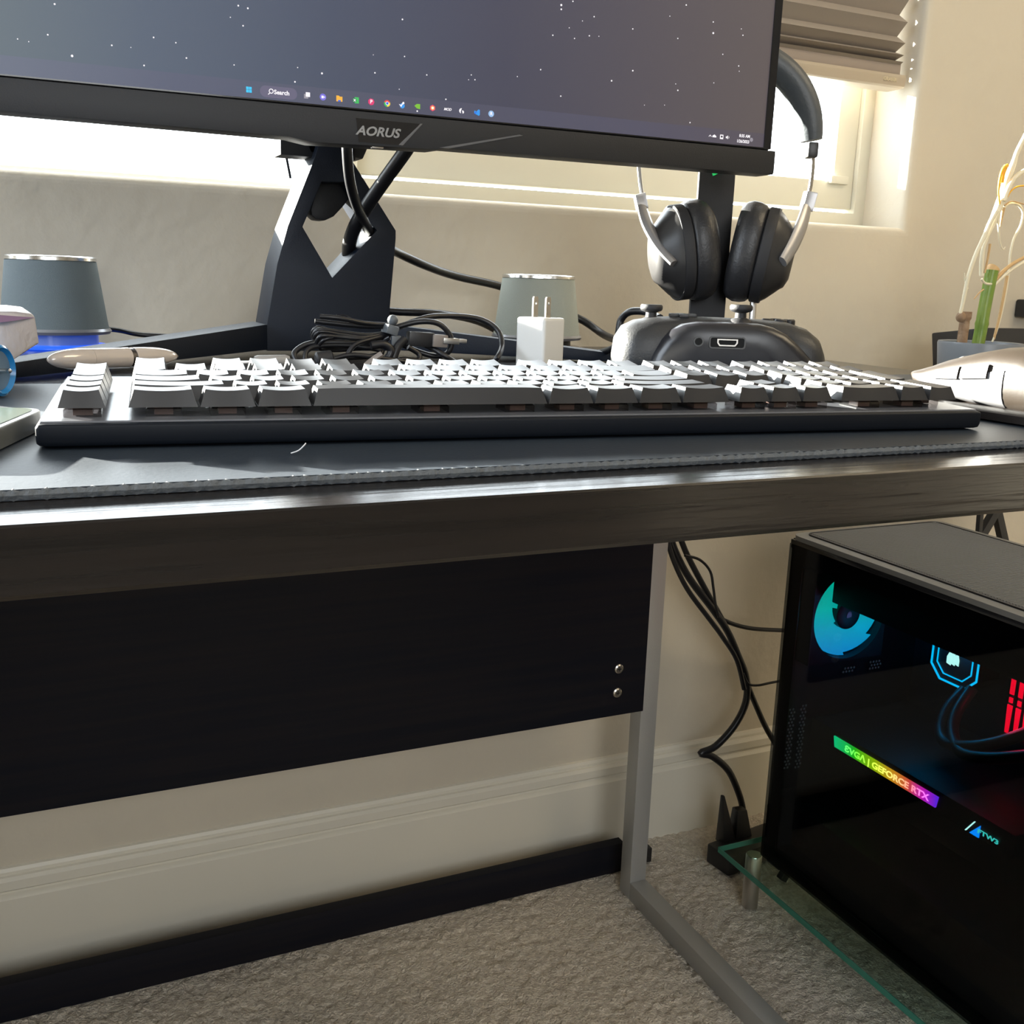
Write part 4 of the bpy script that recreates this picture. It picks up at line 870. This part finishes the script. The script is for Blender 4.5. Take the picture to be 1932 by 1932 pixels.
# memory sticks
M_red = mat('red_light', (0.02, 0, 0), 0.4, emit=srgb(255, 0, 40), es=4.5)
for k in range(4):
    yy = 736-11*k
    rm = MB().bx(962, 1036, yy-3, yy+3, 340, 468).build('memory_stick', M_dark, tw, world=True)
    mb = MB()
    for z0, z1, w0, w1 in ((392, 440, 2.6, 2.6), (382, 388, 2.2, 2.2), (346, 379, 2.0, 3.2)):
        mb.hexa([Vector(p) for p in ((960.5, yy-w0, z0), (962, yy-w0, z0), (962, yy+w0, z0), (960.5, yy+w0, z0))], [Vector(p) for p in ((960.5, yy-w1, z1), (962, yy-w1, z1), (962, yy+w1, z1), (960.5, yy+w1, z1))])
    mb.build('light_strip', M_red, rm, world=True)
# graphics card with the lit edge strip
gp = MB().bx(873, 1036, 640, 950, 262, 288).bx(880, 1036, 650, 950, 225, 262).build('graphics_card', M_dark, tw, world=True, bevel=2)
M_rgb = ramp_emit('rainbow_light', 1, 905-738, 740-738, [(0, srgb(0, 215, 130)), (0.22, srgb(30, 200, 20)), (0.42, srgb(160, 200, 0)), (0.6, srgb(235, 160, 30)), (0.75, srgb(240, 80, 60)), (0.88, srgb(220, 30, 190)), (1.0, srgb(110, 40, 240))], es=3.6)
MB().prism([(906, 281.5), (903, 268), (741, 268), (739, 281.5)], [], lambda u, v, d: Vector((d, u, v)), 871, 873).build('light_bar', M_rgb, gp, world=True)
M_rgbt = ramp_emit('rainbow_letter', 1, 905-738, 740-738, [(0, srgb(60, 255, 140)), (0.25, srgb(120, 255, 60)), (0.45, srgb(225, 255, 70)), (0.62, srgb(255, 210, 110)), (0.78, srgb(255, 130, 130)), (0.9, srgb(255, 110, 230)), (1.0, srgb(180, 120, 255))], es=7.0)
text('card_lettering', 'ƐVGΛ | GEFORCE RTX', 7.6, M_rgbt, gp, (870.6, 818, 274.4), (0, -1, 0), (0, 0, 1), ext=0.2, sx=1.28)
o_ = onX(1840, 1567, 871.8)
mb = MB().prism([(o_.y+7, o_.z-6), (o_.y-5, o_.z-6), (o_.y-5, o_.z+8)], [], lambda u, v, d: Vector((d, u, v)), 871.6, 873); mb.build('blue_mark', mat('blue_light', (0.01, 0.01, 0.01), 0.4, emit=srgb(0, 140, 255), es=4.5), gp, world=True)
MB().hexa([Vector((871.6, o_.y+13, o_.z-6)), Vector((873, o_.y+13, o_.z-6)), Vector((873, o_.y+11.6, o_.z-6)), Vector((871.6, o_.y+11.6, o_.z-6))], [Vector((871.6, o_.y+3, o_.z+9)), Vector((873, o_.y+3, o_.z+9)), Vector((873, o_.y+1.8, o_.z+9)), Vector((871.6, o_.y+1.8, o_.z+9))]).build('white_mark', M_cw, gp, world=True)
o_ = onX(1864, 1579, 871.8)
text('card_mark', 'FTW3', 5.0, mat('aqua_light', (0.01, 0.01, 0.01), 0.4, emit=srgb(60, 210, 190), es=4), gp, (871.6, o_.y, o_.z), (0, -1, 0), (0, 0, 1), ext=0.2, sx=1.5)
# coolant hoses and soft coloured spill on the card
for r_, pts in ((7, [(1822, 1300), (1790, 1335), (1775, 1375), (1785, 1402), (1830, 1408), (1885, 1400), (1945, 1380)]), (7, [(1835, 1298), (1805, 1345), (1798, 1385), (1815, 1420), (1870, 1430), (1945, 1425)])):
    MB().tube([onX(a, b, 985-0.5*max(0, b-1300)) for a, b in pts], r_, 10, 5).build('coolant_hose', mat('hose_rubber', (0.018, 0.016, 0.02), 0.35), tw, world=True, smooth=60)
for nm, c, e, p in (('case_light', (0.0, 0.45, 1.0), 0.25, (950, 860, 395)), ('case_light', (1.0, 0.02, 0.08), 0.35, (945, 720, 370))):
    l = bpy.data.lights.new(nm, 'POINT'); l.energy = e; l.color = c; l.shadow_soft_size = 0.02; lo = bpy.data.objects.new(nm, l); COL.objects.link(lo); lo.parent = tw; lo.location = (Vector(p)-Vector((944, 738, 87)))*MM
# perforated slots on the far wall of the case, given a faint glow to show up
mb = MB()
def perf(cx, cz, w_, h_):
    n1, n2 = int(w_/5), int(h_/5)
    for i in range(n1):
        for j in range(n2): mb.lathe((cx+(i-(n1-1)/2)*5+(2.5 if j % 2 else 0), 951.5, cz+(j-(n2-1)/2)*4.5), [(1.5, 0), (1.5, 0.6)], 6, 'Y')
perf(927, 345, 22, 14); perf(972, 346, 22, 16); perf(840, 262, 12, 95); perf(858, 262, 12, 100); perf(892, 250, 18, 16)
o = mb.build('vent_holes', mat('vent_metal_glow', (0.16, 0.17, 0.17), 0.5, emit=(0.05, 0.055, 0.055), es=1.0), tw, world=True); o['kind'] = 'stuff'

# ================================================================== CABLES UNDER THE DESK, POWER STRIP
G2 = 'cables hanging under the desk'
Yc = 1120
q = lambda L, Y=Yc: [onY(a, b, Y) for a, b in L]
cable('hanging_cable', 'thickest black cable under the desk, bending back at the baseboard to a plug', q([(1262, 1000), (1272, 1035), (1300, 1090), (1345, 1150), (1372, 1190), (1392, 1235), (1408, 1280), (1407, 1325), (1385, 1370), (1350, 1408), (1322, 1421), (1345, 1428), (1375, 1455), (1395, 1500), (1402, 1530)]), 5.2)
cable('hanging_cable', 'straighter black cable under the desk running down behind the tower', q([(1278, 1000), (1298, 1050), (1335, 1120), (1368, 1180), (1395, 1240), (1410, 1290), (1428, 1335), (1448, 1378), (1480, 1430)], 1128), 4.4)
cable('hanging_cable', 'black cable under the desk nearest the metal leg', q([(1256, 1000), (1268, 1050), (1296, 1110), (1340, 1170), (1362, 1200), (1390, 1245), (1404, 1300)], 1112), 3.6)
cable('hanging_cable', 'black cable branching right to the tower at mid height', q([(1355, 1165), (1385, 1178), (1420, 1186), (1470, 1189), (1520, 1190)], 1135), 3.2)
cable('hanging_cable', 'thin black cable looping outward near the desk underside', q([(1292, 1048), (1320, 1056), (1340, 1078), (1346, 1110), (1350, 1140), (1356, 1165)], 1108), 1.9)
cable('hanging_cable', 'thin black cable branching right to the tower lowest down', q([(1402, 1270), (1412, 1290), (1430, 1293), (1455, 1288), (1500, 1280)], 1116), 1.9)
MB_ = onY(1357, 1170, 1117)
ps = thing('power_strip', 'black power strip with plugs on the carpet beside the tower', 'power strip', (885, 1080, 0))
a = onZ(1345, 1612, 8)
MB().box((900, 1085, 17), (120, 46, 30), rz=0.15).build('body', M_black, ps, world=True, bevel=3)
MB().hexa([onY(1366, 1598, 1090), onY(1392, 1598, 1090), onY(1392, 1598, 1090)+Vector((0, 22, 0)), onY(1366, 1598, 1090)+Vector((0, 22, 0))], [onY(1363, 1502, 1098), onY(1368, 1502, 1098), onY(1368, 1502, 1098)+Vector((0, 5, 0)), onY(1363, 1502, 1098)+Vector((0, 5, 0))]).build('plug', M_black, ps, world=True, bevel=1.5)
MB().hexa([onY(1388, 1598, 1090), onY(1422, 1592, 1090), onY(1422, 1592, 1090)+Vector((0, 24, 0)), onY(1388, 1598, 1090)+Vector((0, 24, 0))], [onY(1392, 1530, 1096), onY(1410, 1528, 1096), onY(1410, 1528, 1096)+Vector((0, 14, 0)), onY(1392, 1530, 1096)+Vector((0, 14, 0))]).build('plug', M_black, ps, world=True, bevel=2)

# ================================================================== PLANT AND ITS STAND
tb = thing('plant_stand', 'black stand with crossed legs behind the right end of the desk', 'plant stand', (1230, 1020, 0))
M_bs = mat('black_stand', (0.02, 0.02, 0.021), 0.5)
MB().bx(1035, 1420, 930, 1160, 672, 690).build('top', M_bs, tb, world=True, bevel=2)
def legm(a, b, r): MB().tube([a, (a+b)/2, b], r, 4, 1).build('leg', M_bs, tb, world=True, bevel=1)
def through(p, q_, Y, z0, z1):
    a = onY(*p, Y); b = onY(*q_, Y); d = (b-a)/(b.z-a.z); return a+d*(z0-a.z), a+d*(z1-a.z)
a, b = through((1849, 975), (1847, 1000), 1010, 672, 2); legm(a, b, 5)
a, b = through((1873, 972), (1855, 1003), 1020, 672, 2); legm(a, b, 8)
a, b = through((1882, 972), (1891, 1012), 1020, 672, 2); legm(a, b, 8)
pb_ = thing('planter_box', 'black planter tray behind the bamboo pot', 'planter', (1180, 1080, 690))
def tray():
    n_ = onY(1856, 640, 1035); X_ = n_.x; b_ = onX(1757, 628, X_)
    zt = n_.z+6
    bot = [Vector(p) for p in ((X_+10, 1045, 691), (X_+300, 1045, 691), (X_+300, b_.y-6, 691), (X_+10, b_.y-6, 691))]
    top_ = [Vector(p) for p in ((X_, 1035, onY(1856, 618, 1035).z), (X_+320, 1035, onY(1856, 618, 1035).z), (X_+320, b_.y, b_.z), (X_, b_.y, b_.z))]
    return MB().hexa(bot, top_)
tray().build('tray', mat('planter_black', (0.025, 0.025, 0.027), 0.5), pb_, world=True, bevel=3)
PY = 1000
pp = onY(1835, 645, PY)
pt_ = thing('bamboo_pot', 'blue grey pot with a green bamboo cane and dried white stalks', 'potted plant', (pp.x+15, PY, 690))
zt = pp.z-690
MB().lathe((0, 0, 0), [(30, 0.3), (44, 3), (50, zt*0.45), (54, zt-3), (53, zt), (48, zt-1), (45, zt-12), (5, zt-14)], 36).build('pot', mat('pot_glaze', (0.17, 0.19, 0.22), 0.35), pt_, smooth=50)
MB().lathe((0, 0, 0), [(46, zt-11), (30, zt-8), (2, zt-7)], 24).build('soil', mat('potting_soil', (0.05, 0.035, 0.02), 0.9, bump=(200, 3)), pt_)
Q = lambda L, dy=0: [onY(a, b, PY+dy) for a, b in L]
M_gr = mat('bamboo_green', (0.13, 0.24, 0.03), 0.35, vary=(30, (0.20, 0.28, 0.05))); M_br = mat('cane_brown', (0.22, 0.13, 0.07), 0.7, bump=(90, 3), vary=(70, (0.34, 0.24, 0.16)))
M_dry = mat('dried_stalk', (0.78, 0.72, 0.55), 0.6); M_tan = mat('dried_leaf', (0.58, 0.38, 0.18), 0.6); M_yel = mat('yellow_leaf', (0.85, 0.45, 0.03), 0.5)
MB().tube(Q([(1842, 665), (1850, 625), (1856, 590), (1864, 548), (1872, 510)]), lambda t: 8.2 if abs(t-0.35) > 0.04 else 9.0, 14, 5).build('bamboo_cane', M_gr, pt_, world=True, smooth=60)
MB().tube(Q([(1870, 516), (1873, 509), (1875, 506)], 2), 8.6, 14, 2).build('cane_tip', M_tan, pt_, world=True, smooth=60)
MB().tube(Q([(1812, 665), (1817, 630), (1820, 605), (1822, 588)]), lambda t: 6.5+1.6*(t > 0.7), 12, 5).ball(onY(1813, 598, PY-2), (7, 6, 7)).build('brown_cane', M_br, pt_, world=True, smooth=60)
def taper(r0, r1): return lambda t: r0+(r1-r0)*t
stalks = [
 ([(1812, 592), (1817, 570), (1820, 555), (1828, 518), (1842, 478), (1856, 448), (1868, 420), (1880, 398)], taper(2.2, 3.0), M_dry),
 ([(1825, 545), (1821, 528), (1819, 515)], taper(1.6, 0.6), M_dry),
 ([(1852, 520), (1852, 495), (1855, 470), (1860, 455), (1868, 435)], taper(3.2, 2.0), M_dry),
 ([(1858, 452), (1870, 425), (1882, 395), (1892, 368), (1900, 340), (1912, 308), (1920, 285), (1938, 250)], lambda t: 3.2+2.4*math.sin(math.pi*min(1, t*1.3)), M_dry),
 ([(1893, 378), (1905, 350), (1918, 332), (1940, 318)], taper(3.6, 3.0), M_dry),
 ([(1886, 385), (1884, 360), (1887, 335), (1893, 318), (1901, 312)], taper(1.0, 2.4), M_yel),
 ([(1898, 312), (1893, 325), (1889, 345)], taper(2.5, 3.2), M_yel),
 ([(1890, 395), (1905, 384), (1920, 386), (1930, 400), (1926, 425), (1913, 450), (1906, 480), (1903, 515), (1898, 550), (1890, 590), (1880, 625), (1872, 645)], taper(1.9, 1.3), M_dry),
 ([(1900, 372), (1908, 360), (1920, 352), (1940, 350)], taper(1.2, 0.9), M_yel),
 ([(1895, 388), (1910, 380), (1940, 388)], taper(1.0, 0.8), M_tan),
 ([(1882, 405), (1884, 430), (1886, 455), (1892, 470), (1897, 466)], taper(1.6, 0.6), M_dry),
 ([(1893, 392), (1890, 410), (1887, 428)], taper(2.8, 0.8), M_tan),
 ([(1868, 460), (1864, 485), (1858, 515)], taper(1.6, 1.2), M_tan),
 ([(1876, 530), (1895, 510), (1915, 495), (1940, 482)], taper(2.6, 2.2), M_tan),
 ([(1862, 555), (1885, 530), (1910, 508), (1940, 490)], taper(0.8, 2.2), M_dry),
 ([(1900, 520), (1893, 560), (1885, 600), (1875, 640)], taper(2.0, 1.6), M_tan),
 ([(1838, 564), (1848, 552), (1856, 546)], taper(0.7, 1.0), M_tan),
]
for k, (L, r_, m_) in enumerate(stalks):
    MB().tube(Q(L, -3+(k % 4)*2), r_, 8, 5).build('dried_leaf' if m_ != M_dry else 'dried_stalk', m_, pt_, world=True, smooth=60)
MB().tube(Q([(1852, 526), (1858, 534), (1868, 536), (1876, 535)], -6), 1.6, 8).build('root_ring', M_dry, pt_, world=True)
# small black device on the wall at the right edge
c_ = onY(1945, 582, WY-12)
wb = tag(MB().box((c_.x, WY-12, c_.z), (46, 22, 28)).build('wall_device', M_bs, bevel=3), 'small black box mounted on the wall right of the plant', 'wall device')
